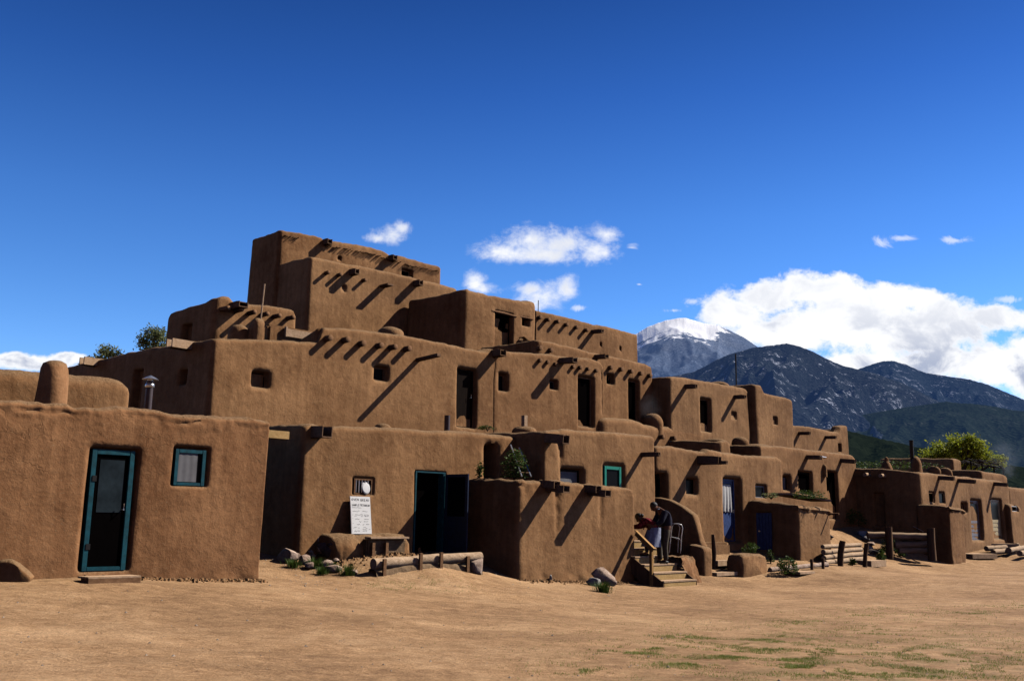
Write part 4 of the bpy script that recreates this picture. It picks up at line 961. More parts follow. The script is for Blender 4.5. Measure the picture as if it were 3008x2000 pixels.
for y, segs in ((.585, [(-.36, -.05), (.08, .34)]), (.49, [(-.3, .1), (.16, .4)]), (.455, [(-.32, -.2), (.0, .12), (.18, .4)]), (.375, [(-.3, -.05), (.16, .38)]), (.31, [(-.1, .02), (.12, .35)]), (.235, [(-.22, -.05), (.06, .15), (.24, .4)]), (.15, [(-.4, -.22), (-.18, -.08), (.1, .3)]), (.10, [(.05, .28), (.34, .45)]), (.06, [(-.36, -.08), (.05, .26)])):
    for a, b in segs: scrib(wr, a, b, y, .035)
for y in (.59, .495, .40, .27): scrib(wr, -.41, -.38, y, .015, .008)
wr = obj('writing', wr, M['ink'], t, recalc=False)
rd = MB(); stroke(rd, [(-.47, .02), (-.48, .5), (-.49, .97)], .004); obj('margin_line', rd, M['inkred'], t, recalc=False)
# plank bench by the ledge
ua2 = bC.hit(1083, 1577, .75)[0]; ub2 = bC.hit(1197, 1577, .75)[0]; zz = bC.hit(1140, 1576, .75)[1]
t = thing('plank_bench', tuple(bC.P((ua2+ub2)/2, zz-.3, .66)), 'rough plank on two short stakes edging the mud ledge', 'bench')
mb = MB(); bC.pbox(mb, ua2, ub2, zz-.045, zz, .60, .82); obj('seat', mb, M['plank'], t, bevel=.008)
mb = MB(); bC.pbox(mb, ua2, ub2, zz-.55, zz-.05, .45, .70); obj('mud_backing', mb, M['earth'], t, bevel=.03)
for f_ in (.08, .42): mb = MB(); bC.pbox(mb, ua2+(ub2-ua2)*f_, ua2+(ub2-ua2)*f_+.07, zz-.5, zz-.12, .72, .79); obj('stake', mb, M['viga'], t)
pass
rocks = [(842, 1655, 62, 38, 'rock', 'large pale topped rock at the corner of the shaded alley'), (884, 1628, 40, 30, 'greyrock', 'grey rock against the corner of the second house'), (913, 1626, 18, 14, 'greyrock', 'small round pale stone in front of the mud ledge'),
 (958, 1633, 56, 34, 'darkrock', 'dark broad rock below the mud ledge'), (893, 1657, 38, 24, 'rock', 'reddish rock in the grass left of the log'), (905, 1672, 34, 18, 'rock', 'low rock in front of the reddish rock'), (955, 1668, 46, 20, 'rock', 'flat pale rock beside the grass tufts'), (972, 1682, 50, 18, 'rock', 'flat rock at the front of the grass tufts'),
 (1030, 1690, 46, 14, 'rock', 'thin flat stone before the left end of the log'), (1112, 1624, 30, 14, 'greyrock', 'flat pale stone below the plank bench'), (945, 1612, 36, 22, 'darkrock', 'dark stone set into the left end of the ledge'), (922, 1600, 30, 16, 'rock', 'brown stone at the top of the rock pile'), (985, 1652, 22, 10, 'rock', 'small flat stone on the dirt behind the tufts'),
 (930, 1590, 34, 20, 'rock', 'brown stone high at the left end of the ledge'), (968, 1606, 30, 18, 'darkrock', 'dark stone wedged under the left end of the ledge'), (938, 1618, 26, 16, 'rock', 'reddish stone in the middle of the rock pile'), (912, 1642, 30, 16, 'rock', 'tan stone between the round pale stone and the grass'), (868, 1646, 30, 18, 'rock', 'pink stone behind the large pale topped rock'), (990, 1622, 26, 14, 'rock', 'small brown stone before the mud ledge'),
 (1398, 1684, 60, 40, 'rock', 'big pale rock holding the right end of the log'),
 (1668, 1690, 26, 20, 'rock', 'pale rock at the foot of the low front room'), (1697, 1700, 34, 22, 'rock', 'angular reddish rock beside the pale rock'), (1727, 1668, 26, 22, 'greyrock', 'white stone perched at the wall base above the slab'), (1746, 1722, 44, 20, 'greyrock', 'blue grey stone under the fallen slab'), (1800, 1700, 24, 16, 'rock', 'small pink stone right of the fallen slab'), (1618, 1709, 10, 16, 'greyrock', 'small white stone standing on the dirt'), (1925, 1724, 28, 8, 'greyrock', 'flat grey stone on the dirt before the stairs'),
 (2535, 1578, 34, 16, 'greyrock', 'grey stone atop the stone pile between the two log fences'), (2548, 1594, 26, 16, 'greyrock', 'round white stone high in the pile'), (2560, 1607, 26, 14, 'rock', 'pale stone in the middle of the pile'), (2556, 1620, 30, 15, 'greyrock', 'broad grey stone low in the pile'), (2570, 1630, 40, 14, 'darkrock', 'dark flat stone at the base of the pile'), (2525, 1572, 22, 12, 'rock', 'brown stone at the left of the pile top'), (2660, 1628, 20, 10, 'greyrock', 'white stone on the dirt below the long fence'),
 (2440, 1585, 30, 14, 'darkrock', 'dark stone on the bank beside the shed'), (2868, 1590, 24, 12, 'greyrock', 'pale stone at the foot of the grey door'), (2908, 1594, 20, 12, 'darkrock', 'dark stone between the two tall doors')]
M['earthpale'] = rockm('pale_pebbles', (.25, .17, .11), (.55, .45, .36)); M['darkrock'] = rockm('dark_rock', (.06, .045, .045), (.17, .13, .12))
for (x, y, w_, h_, mt, lb) in rocks: rock(x, y, w_, h_, lb, mt, rot=random.uniform(0, 3))
# big leaning slab
g = G(1775, 1724); k = g.y/F; mb = rock_mb(g+Vector((0, .12, .26)), .36, .11, .20, 77, 4); c0 = g+Vector((0, .12, .26)); mt3 = Matrix.Rotation(-.45, 3, 'X') @ Matrix.Rotation(R(38), 3, 'Y')
mb.v = [c0+mt3@(v-c0) for v in mb.v]; tag(obj('rock_slab', mb, M['rock'], smooth=True, ang=30), 'big pinkish rock slab leaning at the foot of the low front room', 'rock')
for i, (x, y, w_, h_, lb) in enumerate([(860, 1668, 44, 26, 'grass tuft behind the large pale topped rock'), (925, 1668, 60, 30, 'widest grass tuft in the rock pile'), (945, 1685, 40, 22, 'grass tuft in front of the widest one'), (975, 1665, 34, 18, 'thin grass tuft on the dirt behind the flat rock'), (1022, 1690, 56, 34, 'dense grass tuft nearest to the log')]):
    tuft(x, y, w_*1.2, h_, lb, i+3, 230)
# --- log bench -----------------------------------------------------
a = G(1095, 1690); b = G(1410, 1682); a.z += .22; b.z = a.z+.10
t = thing('log_bench', tuple((a+b)/2-UP*.35), 'peeled log laid on mud and stakes in front of the open blue door', 'bench')
obj('log', log_(a, b, .108, 'log', 4, 16, 14), M['log'], t, smooth=True, ang=60)
dv = (b-a).normalized(); pv = Vector((dv.y, -dv.x, 0)).normalized()
for f_ in (.06, .28+.1, .55+.02, .83):
    c = a+(b-a)*f_+pv*.14; gg = gz(c.x, c.y); mb = MB(); mb.box(Vector((c.x, c.y, gg+.13)), dv, pv, UP, .035, .025, .2); obj('stake', mb, M['viga'], t)
mb = MB(); nn_ = 30
for i in range(nn_+1):
    c = a+(b-a)*(i/nn_)
    for (o_, z_) in ((-.15, 0), (-.13, .08), (.0, .11), (.09, .08), (.12, .02), (.16, -.1)): q_ = Vector((c.x, c.y, 0))+pv*o_; mb.v.append(q_+UP*(gz(q_.x, q_.y)+z_+.02*noise.noise(q_*6))+pv*noise.noise(q_*5+UP*z_*3)*.05)
for i in range(nn_):
    for k in range(5): q = i*6+k; mb.f.append((q, q+6, q+7, q+1))
obj('mud_backing', mb, M['earth'], t, smooth=True)
# --- stairs -----------------------------------------------------------
S0 = Vector((bE.B.x, bE.B.y, 0))-SIDE*.98-D1v*.20; zg0 = CAM.z-1.74; RUN, RISE, TW = .285, .19, 1.46
t = thing('stairs', (S0.x, S0.y, zg0), 'new yellow wooden stairs climbing along the side of the low front room', 'stairs')
for k in range(6):
    c = S0+SIDE*(RUN*(k+.5))+D1v*(TW/2)+UP*(zg0+RISE*(k+1)-.02+.0015*k); mb = MB(); mb.box(c+SIDE*.0, D1v, SIDE, UP, TW/2, RUN/2+.012, .02); obj('tread', mb, M['plank'], t, bevel=.004)
    c = S0+SIDE*(RUN*k+.012)+D1v*(TW/2)+UP*(zg0+RISE*(k+.5)-.02); mb = MB(); mb.box(c, D1v, SIDE, UP, TW/2-.03, .012, RISE/2-.021); obj('riser', mb, M['lumber'], t)
for sg in (0.0, 1.0):
    mb = MB(); p0 = S0+D1v*(TW*sg+(.0 if sg else 0)); 
    for o_ in (-.012, .012):
        for (s_, z_) in ((0.0, -.15), (0.0, RISE*.75), (RUN*6, RISE*6.7), (RUN*6, RISE*5.0), (RUN*1.2, -.15)): mb.v.append(p0+D1v*o_*1.3+SIDE*s_+UP*(zg0+z_))
    mb.f = [(0, 1, 2, 3, 4), (9, 8, 7, 6, 5)]+[(i, 5+i, 5+(i+1) % 5, (i+1) % 5) for i in range(5)]; obj('stringer', mb, M['post'], t)
pst = W(1914, 1712, 25.0); zp = W(1914, 1614, pst.y).z
mb = MB(); mb.box(Vector((pst.x, pst.y, (zg0-.15+zp)/2)), D1v, SIDE, UP, .038, .038, (zp-zg0+.15)/2); obj('post', mb, M['raillumber'], t, bevel=.004)
pst.z = 0; e1 = bE.P(bE.L-.06, W(1858, 1566, bE.B.y).z, .06); e0 = Vector((pst.x, pst.y, zp+.02)); e0 = e0+(e0-e1)*.1; ax_ = (e1-e0).normalized(); up_ = ax_.cross(D1v).normalized(); up_ = up_ if up_.z > 0 else -up_
sd3 = ax_.cross(up_).normalized(); mb = MB(); mb.box((e0+e1)/2, ax_, sd3, up_, (e1-e0).length/2, .018, .05); mb.box((e0+e1)/2+up_*.064, ax_, sd3, up_, (e1-e0).length/2+.03, .045, .014); obj('handrail', mb, M['raillumber'], t, bevel=.003)
# landing earth + wing wall + pedestal
wA = bF.hit(1931, 1462, .0)[2]; wA.z = 0
zW = lambda x, y, s_: W(x, y, (wA-SIDE*s_).y).z
prof = [(.5, zW(1925, 1460, 0)), (0, zW(1925, 1460, 0)), (-.45, zW(1962, 1468, .45)), (-.85, zW(2000, 1487, .85)), (-1.2, zW(2034, 1510, 1.2)), (-1.3, zW(2043, 1540, 1.3)), (-1.42, zW(2053, 1590, 1.4)), (-1.5, zW(2056, 1605, 1.5)), (-1.52, -.5), (.5, -.5)]
wA2 = wA+D1v*.1
t = thing('stair_wall', tuple(wA2-SIDE*.7+UP*-.2), 'curved mud wing wall sloping down beside the wooden stairs', 'wall')
prism(t, wA2, prof, .30, 'wall', M['adobe'], sub=.09, amp=.02)
gp = G(2078, 1692); zt = W(2078, 1606, gp.y).z
t = thing('mud_pedestal', tuple(gp), 'squat mud pier at the foot of the curved wing wall', 'pier')
prism(t, Vector((gp.x, gp.y, 0))+SIDE*.2+D1v*.06, [(-.22, gp.z-.2), (-.20, zt-.06), (-.12, zt), (.25, zt+.06), (.3, gp.z-.2)], .46, 'pier', M['adobe'], sub=.08, rnd=.04)
# earth platform behind stairs
pc_ = G(2000, 1690); t = thing('earth_bank', tuple(pc_), 'crumbly earth bank between the wooden stairs and the wing wall', 'earth bank')
mb = MB(); zt = W(2000, 1630, pc_.y+.6).z; nu, nv_ = 30, 40
c0 = S0+D1v*(TW+.02)
for i in range(nu+1):
    for j in range(nv_+1):
        f_ = j/nv_; s_ = .25+1.6*f_; q_ = c0+D1v*(.62*i/nu)+SIDE*s_
        hh = min(1, max(0, (s_-.27)/.22))**.6; z_ = zg0-.1+(zt-zg0+.1)*hh+noise.noise(q_*4)*.05*(hh > .05)+noise.noise(q_*11)*.03; mb.v.append(Vector((q_.x, q_.y, z_))+SIDE*noise.noise(q_*4+UP*z_*6)*.09)
for i in range(nu):
    for j in range(nv_): a_ = i*(nv_+1)+j; mb.f.append((a_, a_+nv_+1, a_+nv_+2, a_+1))
obj('earth', mb, M['adobe_red'], t, smooth=True, ang=50)
# walking frame
g = W(1997, 1624, bF.hit(1985, 1600, 0)[2].y-1.7); fx = g.y/F
t = thing('walking_frame', tuple(g), 'aluminium walking frame standing behind the man in the navy sweater', 'walking frame')
hH = (1624-1541)*fx; wd_ = .42
for sg in (0, 1):
    o_ = Vector((0, .45*sg, 0)); pts = [g+o_+Vector((.02, 0, 0)), g+o_+Vector((.05, 0, hH*.55)), g+o_+Vector((.09, 0, hH*.86)), g+o_+Vector((.06, 0, hH*.96)), g+o_+Vector((-.04, 0, hH)), g+o_+Vector((-.14, 0, hH*.99)), g+o_+Vector((-.21, 0, hH*.92)), g+o_+Vector((-.25, 0, hH*.6)), g+o_+Vector((-.30, 0, 0))]
    mb = MB(); mb.tube(pts, .0135, 8); obj('side_tube', mb, M['alu'], t, smooth=True)
    mb = MB(); mb.tube([g+o_+Vector((.055, 0, hH*.42)), g+o_+Vector((-.05, 0, hH*.5)), g+o_+Vector((-.26, 0, hH*.55))], .011, 8); obj('brace', mb, M['alu'], t, smooth=True)
mb = MB(); mb.tube([g+Vector((-.22, 0, hH*.86)), g+Vector((-.22, .45, hH*.86))], .011, 8); obj('crossbar', mb, M['alu'], t, smooth=True)
# --- ledge, low wall, planks in front of F ---------------------------
u0 = bF.hit(2060, 1600, .35)[0]; u1 = bF.hit(2142, 1600, .35)[0]; zt = bF.hit(2100, 1592, .3)[1]
mb = MB(); bF.pbox(mb, u0, u1, zt-.9, zt, -.05, .42); tag(obj('mud_step', mb, M['adobe'], bevel=.09, smooth=True, ang=80), 'mud step below the blue door beside the pier', 'step')
g = G(2196, 1684); z1 = W(2196, 1624, g.y).z
prismA = Vector((g.x, g.y, 0))-D1v*.75
t = thing('low_mud_wall', tuple(g), 'thick low mud wall with rounded ends before the blue door', 'wall')
prism(t, prismA, [(0, g.z-.3), (0.0, z1-.22), (.1, z1-.04), (.3, z1), (1.2, z1-.02), (1.42, z1-.08), (1.52, z1-.25), (1.52, g.z-.3)], .5, 'wall', M['adobe'], dirs=D1v, tdir=SIDE, sub=.08, rnd=.09, amp=.035)
def plank(px, py, L_, W_, H_, label, mat='plank', yaw=45, lift=0.0, cat='plank', tilt=0, name='plank'):
    g = G(px, py); ax_ = Vector((math.sin(R(yaw)), math.cos(R(yaw)), 0)); ay_ = Vector((ax_.y, -ax_.x, 0)); ax2 = (ax_+UP*tilt).normalized(); uz = ax2.cross(ay_); uz = uz if uz.z > 0 else -uz
    mb = MB(); mb.box(g+UP*(H_/2+lift), ax2, ay_, uz, L_/2, W_/2, H_/2); return tag(obj(name, mb, M[mat], bevel=.006), label, cat)
plank(2125, 1690, 1.1, .28, .10, 'flat timber step between the pier and the low mud wall'); plank(2122, 1668, .9, .28, .16, 'upper timber step behind the flat timber step', lift=.05)
plank(2350, 1685, .9, .5, .07, 'pale plank on the ground before the shed')
a = G(2262, 1680); b = G(2428, 1664); mb = log_(a+UP*.05, b+UP*.05, .09, seed=9); tag(obj('timber_edge', mb, M['rock'], smooth=True), 'long whitish timber edging along the foot of the shed', 'timber')
for i, (x, y) in enumerate(((2385, 1668), (2418, 1664))): g = G(x, y+6); mb = MB(); mb.tube([g-UP*.1, g+UP*.32], .05, 7); tag(obj('stake', mb, M['post']), ('left', 'right')[i]+' short stake pinning the whitish timber edging', 'stake')
g = G(2096, 1668); mb = MB(); mb.tube([g-UP*.1, g+Vector((.03, 0, .45)), g+Vector((0, 0, .95))], [.05, .07, .045], 8, jit=.1); tag(obj('stake', mb, M['post'], smooth=True), 'dark upright stake behind the squat mud pier', 'stake')
shrub(2310, 1690, 66, 50, 'bushy green weed growing before the timber edging', 900, 5, size=.035)
shrub(2207, 1640, 50, 30, 'green weed behind the thick low mud wall', 400, 6, base=G(2207, 1650)+UP*.25)
shrub(2264, 1655, 24, 36, 'slim green weed at the right end of the low mud wall', 220, 7)
tuft(1772, 1740, 60, 34, 'leafy green tuft under the leaning rock slab', 31, 420)
# --- log fences right --------------------------------------------------
a0 = G(2440, 1660); b0 = G(2538, 1656); t = thing('log_fence', tuple(a0), 'short stack of four peeled logs held by posts right of the shed', 'fence')
k = a0.y/F
for i in range(4):
    z_ = a0.z+.07+.165*i; a = Vector((a0.x-.15, a0.y+.12+.05*i, z_)); b = Vector((b0.x, b0.y+.12+.05*i, z_+.02)); obj('log', log_(a, b, .085-.004*i, seed=20+i), M['log'], t, smooth=True, ang=60)
for (x, y0_, y1_, r_) in ((2466, 1662, 1588, .09), (2537, 1664, 1596, .075), (2458, 1656, 1592, .03)):
    g = G(x, y0_); g.y -= .05; z_ = W(x+5, y1_, g.y).z; mb = MB(); mb.tube([g-UP*.2, g+Vector((.05, 0, (z_-g.z)*.5)), Vector((g.x+.12, g.y, z_))], [r_, r_*.95, r_*1.05], 9, jit=.08, seed=int(x)); obj('post', mb, M['post'], t, smooth=True)
plank(2562, 1664, 1.2, .5, .22, 'broad timber step at the right end of the short log stack', lift=0)
g1 = G(2618, 1632); g2 = G(2733, 1632); t = thing('log_fence', tuple(g1), 'long log rail fence on dark posts in front of the shaded wall', 'fence')
Yf = 37.3
for (x0, y0_, x1, y1_, r_, sd_) in ((2548, 1570, 2728, 1576, .13, 31), (2628, 1600, 2728, 1598, .12, 32), (2640, 1617, 2728, 1616, .11, 33)):
    a = W(x0, y0_, Yf+.35); b = W(x1, y1_, Yf+.35); obj('log', log_(a, b, r_, seed=sd_), M['log'], t, smooth=True, ang=60)
for (x, y0_, y1_, r_) in ((2609, 1625, 1547, .14), (2733, 1630, 1550, .15)):
    z0_ = W(x, y0_, Yf-.02).z; a = W(x, y1_, Yf-.02); mb = MB(); mb.tube([Vector((a.x, a.y, z0_-.2)), Vector((a.x, a.y, (z0_+a.z)/2)), a], [r_, r_*.95, r_], 10, jit=.06, seed=int(x)); obj('post', mb, M['post'], t, smooth=True)
for (x, y, w_, h_, lb, n_) in ((2488, 1545, 96, 50, 'wide flowering weeds below the narrow dark doorway', 1500), (2603, 1548, 40, 26, 'low weed in front of the rust red post', 300), (2655, 1548, 26, 16, 'small weed by the shaded wall', 160), (2612, 1622, 44, 50, 'green bush beside the left fence post', 800), (2590, 1656, 30, 36, 'bush at the foot of the stone pile', 500), (2504, 1660, 26, 20, 'small bush growing out of the short log stack', 260), (2750, 1634, 36, 44, 'bush right of the long log fence', 600), (2643, 1634, 30, 18, 'low weed below the long log fence', 250), (2780, 1640, 36, 10, 'flat weed at the corner of the narrow annex', 160), (2990, 1596, 70, 12, 'strip of weeds before the far right doors', 400)):
    shrub(x, y, w_, h_, lb, n_, int(x), size=.04)
# rust post + cable
g = W(2578, 1545, 41.5); zt = W(2583, 1467, 41.5).z; g.z = gz(g.x, g.y)-.1; mb = MB(); mb.box(Vector((g.x, g.y, (g.z+zt)/2)), D1v, SIDE, UP, .11, .05, (zt-g.z)/2); tag(obj('post', mb, M['rustpost'], bevel=.01), 'rust red post standing in the deep shade', 'post')
a = W(2636, 1518, 40.5); b = W(2712, 1560, 38.9); mb = MB(); mb.tube([a, a.lerp(b, .5)-UP*.03, b], .012, 5); tag(obj('cable', mb, M['alu']), 'thin pale cable slanting down to the long log fence', 'cable')
# far right planks + logs
plank(2843, 1608, 1.6, .8, .15, 'white stone block step beside the narrow annex', 'rock', lift=.05, name='stone_block', cat='step')
plank(2866, 1640, 1.7, .9, .2, 'low timber box step in front of the grey door', 'plank', yaw=60, name='timber_step', cat='step')
g = W(2905, 1598, 45.0); mb = MB(); mb.box(g, Vector((.97, .24, 0)), Vector((.24, -.97, 0)), UP, 1.4, .3, .04); mb.box(g-UP*.2, Vector((.97, .24, 0)), Vector((.24, -.97, 0)), UP, 1.35, .26, .159); tag(obj('plank_walk', mb, M['plank']), 'long raised plank walk below the tall cream door', 'plank')
for i, (x0, y0_, x1, y1_) in enumerate(((2898, 1616, 2955, 1614), (2912, 1628, 2975, 1622), (2950, 1622, 3020, 1612), (2975, 1630, 3030, 1628), (2960, 1606, 3025, 1596))):
    a = G(x0, y0_+8); b = G(x1, y1_+8); a.y -= .2*i; tag(obj('log', log_(a+UP*.2, b+UP*.2, .12, seed=60+i), M['log'], smooth=True, ang=60), ('pale log behind the stake at the far right', 'nearest pale log lying at the far right', 'upper pale log reaching the right edge', 'lowest pale log at the right edge', 'slanting pale log below the cut off house')[i], 'log')
# --- ladder and shrub in alcove -----------------------------------------
zr_ = bE.top[0][1]-.2; lb_ = bC.hit(1518, 1380, .45)[2]
a = W(1500, 1307, lb_.y); b = W(1533, 1400, lb_.y-.9); a2 = W(1525, 1315, lb_.y+.1); b2 = W(1560, 1400, lb_.y-.8)
t = thing('ladder', tuple(b), 'thin grey pole ladder leaning in the dark corner above the shrub', 'ladder')
for (p_, q_) in ((a, b), (a2, b2)): mb = MB(); mb.tube([p_, q_], .022, 6); obj('rail', mb, M['metal'], t)
for k in range(5): f_ = .15+k*.18; mb = MB(); mb.tube([a.lerp(b, f_), a2.lerp(b2, f_)], .014, 5); obj('rung', mb, M['oldwood'], t)
g = W(1512, 1412, bC.hit(1512, 1400, .8)[2].y); shrub(0, 0, 84, 86, 'leafy shrub growing on the low roof beside the ladder', 900, 41, base=g, size=.035)
g = W(1408, 1406, bC.hit(1408, 1400, .3)[2].y); shrub(0, 0, 34, 52, 'sparse weed above the open screen door', 130, 42, base=g, size=.035)
g = bB.hit(1432, 1262, .5)[2]; shrub(0, 0, 50, 12, 'low weed on the roof right of the tall second storey door', 200, 43, base=g, size=.03)
g = W(2380, 1466, bG.A.y+.8); shrub(0, 0, 100, 26, 'weeds growing on the shed roof', 600, 44, base=g, size=.03)
g = W(2265, 1462, bG.A.y+1.3); shrub(0, 0, 60, 16, 'dry weeds under the small window above the shed', 260, 45, base=g, size=.03, mat='paleleaf')
# tilted board on shed roof
a = W(2293, 1450, bG.A.y+1.3); b = W(2412, 1470, bG.A.y+1.2); mb = MB(); dv = (b-a).normalized(); mb.box((a+b)/2, dv, SIDE, dv.cross(SIDE).normalized(), (b-a).length/2, .35, .035); tag(obj('roof_board', mb, M['plank']), 'mud covered board tilted across the shed roof', 'board')
# --- scattered pebbles / clods / grass as stuff --------------------------
rnd = random.Random(5)
mb = MB()
for i in range(1500):
    if i < 300: x, y = rnd.gauss(900, 60), rnd.gauss(1728, 12)
    elif i < 900: x, y = rnd.uniform(-50, 3050), rnd.uniform(1705, 2000)
    else: x, y = rnd.uniform(0, 1900), 1700+abs(rnd.gauss(0, 18))
    if not (0 < y < 2005): continue
    r = ray(x, y); 
    Y = 1.47/(-r.z)*r.y if r.z < 0 else 30; Y = min(Y, 60)
    X = CAM.x+r.x/r.y*Y; s_ = rnd.choice((.005, .007, .010, .014, .022))*rnd.uniform(.6, 1.2)
    if i >= 300 and rnd.random() < .5: s_ *= .6
    mb.add([(X+s_*rnd.uniform(.6, 1.2)*math.cos(a), Y+s_*rnd.uniform(.6, 1.2)*math.sin(a), 0) for a in (0, 1.3, 2.5, 3.8, 5.0)]+[(X+rnd.uniform(-.3, .3)*s_, Y, s_*.8)], [(0, 1, 5), (1, 2, 5), (2, 3, 5), (3, 4, 5), (4, 0, 5)])
P_ = np.array([(v.x, v.y) for v in mb.v]); zz = np.concatenate([gz_np(P_[i:i+4000]) for i in range(0, len(P_), 4000)])
for v, z_ in zip(mb.v, zz):
    q_ = Vector((v.x, v.y, 0)); v.z += float(z_)+noise.noise(q_*.9)*.035+noise.noise(q_*3.1)*.012
o = obj('pebbles', mb, M['earthpale'], recalc=True); tag(o, 'small pale pebbles and clods strewn over the dirt plaza', 'pebbles'); o['kind'] = 'stuff'
mb = MB()
pat = [(2350, 1800, 60, 10), (2500, 1770, 90, 10), (2690, 1772, 120, 12), (2860, 1772, 50, 9), (2560, 1822, 60, 8), (2150, 1880, 90, 12), (2290, 1858, 50, 8), (2010, 1855, 50, 8), (2080, 1935, 70, 10), (2150, 1918, 40, 6), (2330, 1922, 40, 6), (2720, 1895, 60, 8), (2850, 1925, 130, 22), (2960, 1905, 80, 16), (2700, 1950, 90, 16), (2900, 1970, 140, 20), (2600, 1960, 60, 10), (2000, 1950, 60, 8), (1660, 1975, 60, 6), (1900, 1895, 50, 5), (2450, 1900, 70, 6), (1850, 1915, 90, 6), (2980, 1750, 60, 6), (1150, 1740, 60, 6), (2250, 1890, 60, 6), (2450, 1975, 90, 9), (2350, 1950, 40, 6), (1290, 1738, 60, 5)]
for i in range(95000):
    cx, cy, wx, wy = rnd.choice(pat) if rnd.random() < .6 else (2480, 1900, 420, 70)
    x, y = rnd.gauss(cx, wx*.9), rnd.gauss(cy, wy*1.0)
    if y < 1725: continue
    r = ray(x, y); Y = 1.5/(-r.z)*r.y; X = CAM.x+r.x/r.y*Y
    if noise.noise(Vector((X*2.2, Y*2.2, 0)))+.5*noise.noise(Vector((X*7, Y*7, 0))) < .04: continue
    a = rnd.uniform(0, 6.28); h = rnd.uniform(.008, .034); l = Vector((math.cos(a), math.sin(a), 0)); s_ = Vector((-l.y, l.x, 0))*.003
    b_ = Vector((X, Y, -.004)); mb.add([b_-s_, b_+s_, b_+l*h*.9+UP*h], [(0, 1, 2)])
P_ = np.array([(v.x, v.y) for v in mb.v]); zz = np.concatenate([gz_np(P_[i:i+4000]) for i in range(0, len(P_), 4000)])
for v, z_ in zip(mb.v, zz):
    q_ = Vector((v.x, v.y, 0)); v.z += float(z_)+noise.noise(q_*.9)*.035+noise.noise(q_*3.1)*.012
M['grass'] = leafm('sparse_grass', (.16, .20, .03), (.32, .36, .07), .35)
o = obj('grass', mb, M['grass'], recalc=False); tag(o, 'thin patches of short green grass in the right foreground', 'grass'); o['kind'] = 'stuff'
def clods(lines, n, label, name, mat):
    mb = MB(); rnd = random.Random(9)
    for i in range(n):
        a, b, w_ = rnd.choice(lines); t_ = rnd.random(); q_ = a.lerp(b, t_)+N1v*abs(rnd.gauss(.02, w_)); r_ = rnd.choice((.015, .02, .03, .045))*rnd.uniform(.6, 1.3); z_ = gz(q_.x, q_.y)+noise.noise(Vector((q_.x, q_.y, 0))*.9)*.035
        bs = [(q_.x+r_*rnd.uniform(.7, 1.2)*math.cos(k*1.05), q_.y+r_*rnd.uniform(.7, 1.2)*math.sin(k*1.05), z_-.01) for k in range(6)]; tp = [(q_.x+(x-q_.x)*.55, q_.y+(y-q_.y)*.55, z_+r_*rnd.uniform(.5, .9)) for x, y, _ in bs]
        mb.add(bs+tp, [(k, (k+1) % 6, 6+(k+1) % 6, 6+k) for k in range(6)]+[(6, 7, 8, 9, 10, 11)])
    o = obj(name, mb, M[mat], recalc=False); tag(o, label, 'clods'); o['kind'] = 'stuff'
clods([(bA.P(3.2, 0, .02), bA.P(bA.L, 0, .03), .10), (bA.P(3.2, 0, .02), bA.P(bA.L, 0, .03), .03), (bE.P(0, 0, .02), bE.P(bE.L, 0, .03), .12), (bE.P(0, 0, .02), bE.P(bE.L, 0, .03), .04), (bC.P(.4, 0, .5), bC.P(3, 0, .6), .3)], 1500, 'crumbled mud clods lying along the wall bases', 'mud_clods', 'adobe')
# --- trees ----------------------------------------------------------------
def tree(x, ybase, Y, crown, label, mat, n, size, seed, name='tree', spread=.5, zb=None, group=None):
    """crown: list of px ellipses (cx, cy, rx, ry)"""
    rnd = random.Random(seed); k = Y/F; base = W(x, ybase, Y); base.z = zb if zb is not None else base.z
    t = thing(name, tuple(base), label, 'tree', group); tr = MB(); top = W(crown[0][0], crown[0][1], Y)
    fork = base.lerp(Vector((base.x, base.y, top.z)), .45); tr.tube([base-UP*.5, base.lerp(fork, .5)+Vector((.1, 0, 0)), fork], [.32*k*40, .25*k*40, .2*k*40], 8, jit=.08)
    obj('trunk', tr, M['bark'], t); br = MB(); lf = MB(); tot = sum(c[2]*c[3] for c in crown)
    for (cx, cy, rx, ry) in crown:
        cc = W(cx, cy, Y)+Vector((0, rnd.uniform(-1, 1)*rx*k*.6, 0)); m1 = fork.lerp(cc, .5)+Vector((rnd.uniform(-.3, .3), 0, .3)); br.tube([fork, m1, cc], [.14*k*40, .09*k*40, .04*k*40], 6)
        nb = 14
        tips = []
        for i in range(nb):
            d = Vector((rnd.gauss(0, 1), rnd.gauss(0, 1), rnd.gauss(.2, .8))).normalized(); e = cc+Vector((d.x*rx*k, d.y*rx*k*.8, d.z*ry*k))*rnd.uniform(.55, 1.0); br.tube([cc, cc.lerp(e, .5)+Vector((0, 0, .1)), e], [.035*k*40, .02*k*40, .008*k*40], 4, cap=False); tips += [e, cc.lerp(e, .65), e]
        for i in range(int(n*rx*ry/tot)):
            tp = rnd.choice(tips); p = tp+Vector((rnd.gauss(0, 1), rnd.gauss(0, 1), rnd.gauss(0, 1)))*rx*k*.2
            a = Vector((rnd.gauss(0, 1), rnd.gauss(0, 1), rnd.gauss(0, 1))).normalized(); b_ = a.cross(Vector((rnd.gauss(0, 1), rnd.gauss(0, 1), rnd.gauss(0, 1)))).normalized(); s_ = size*rnd.uniform(.6, 1.4)
            lf.add([p-a*s_, p-b_*s_*.5, p+a*s_, p+b_*s_*.5], [(0, 1, 2, 3)])
    obj('branch', br, M['bark'], t); obj('crown', lf, M[mat], t, recalc=False); return t
tree(325, 1200, 60, [(325, 1036, 32, 22), (290, 1054, 24, 14), (345, 1050, 28, 20), (300, 1075, 44, 16)], 'leftmost small pale green tree behind the long shaded wall', 'paleleaf', 1900, .08, 3, zb=0)
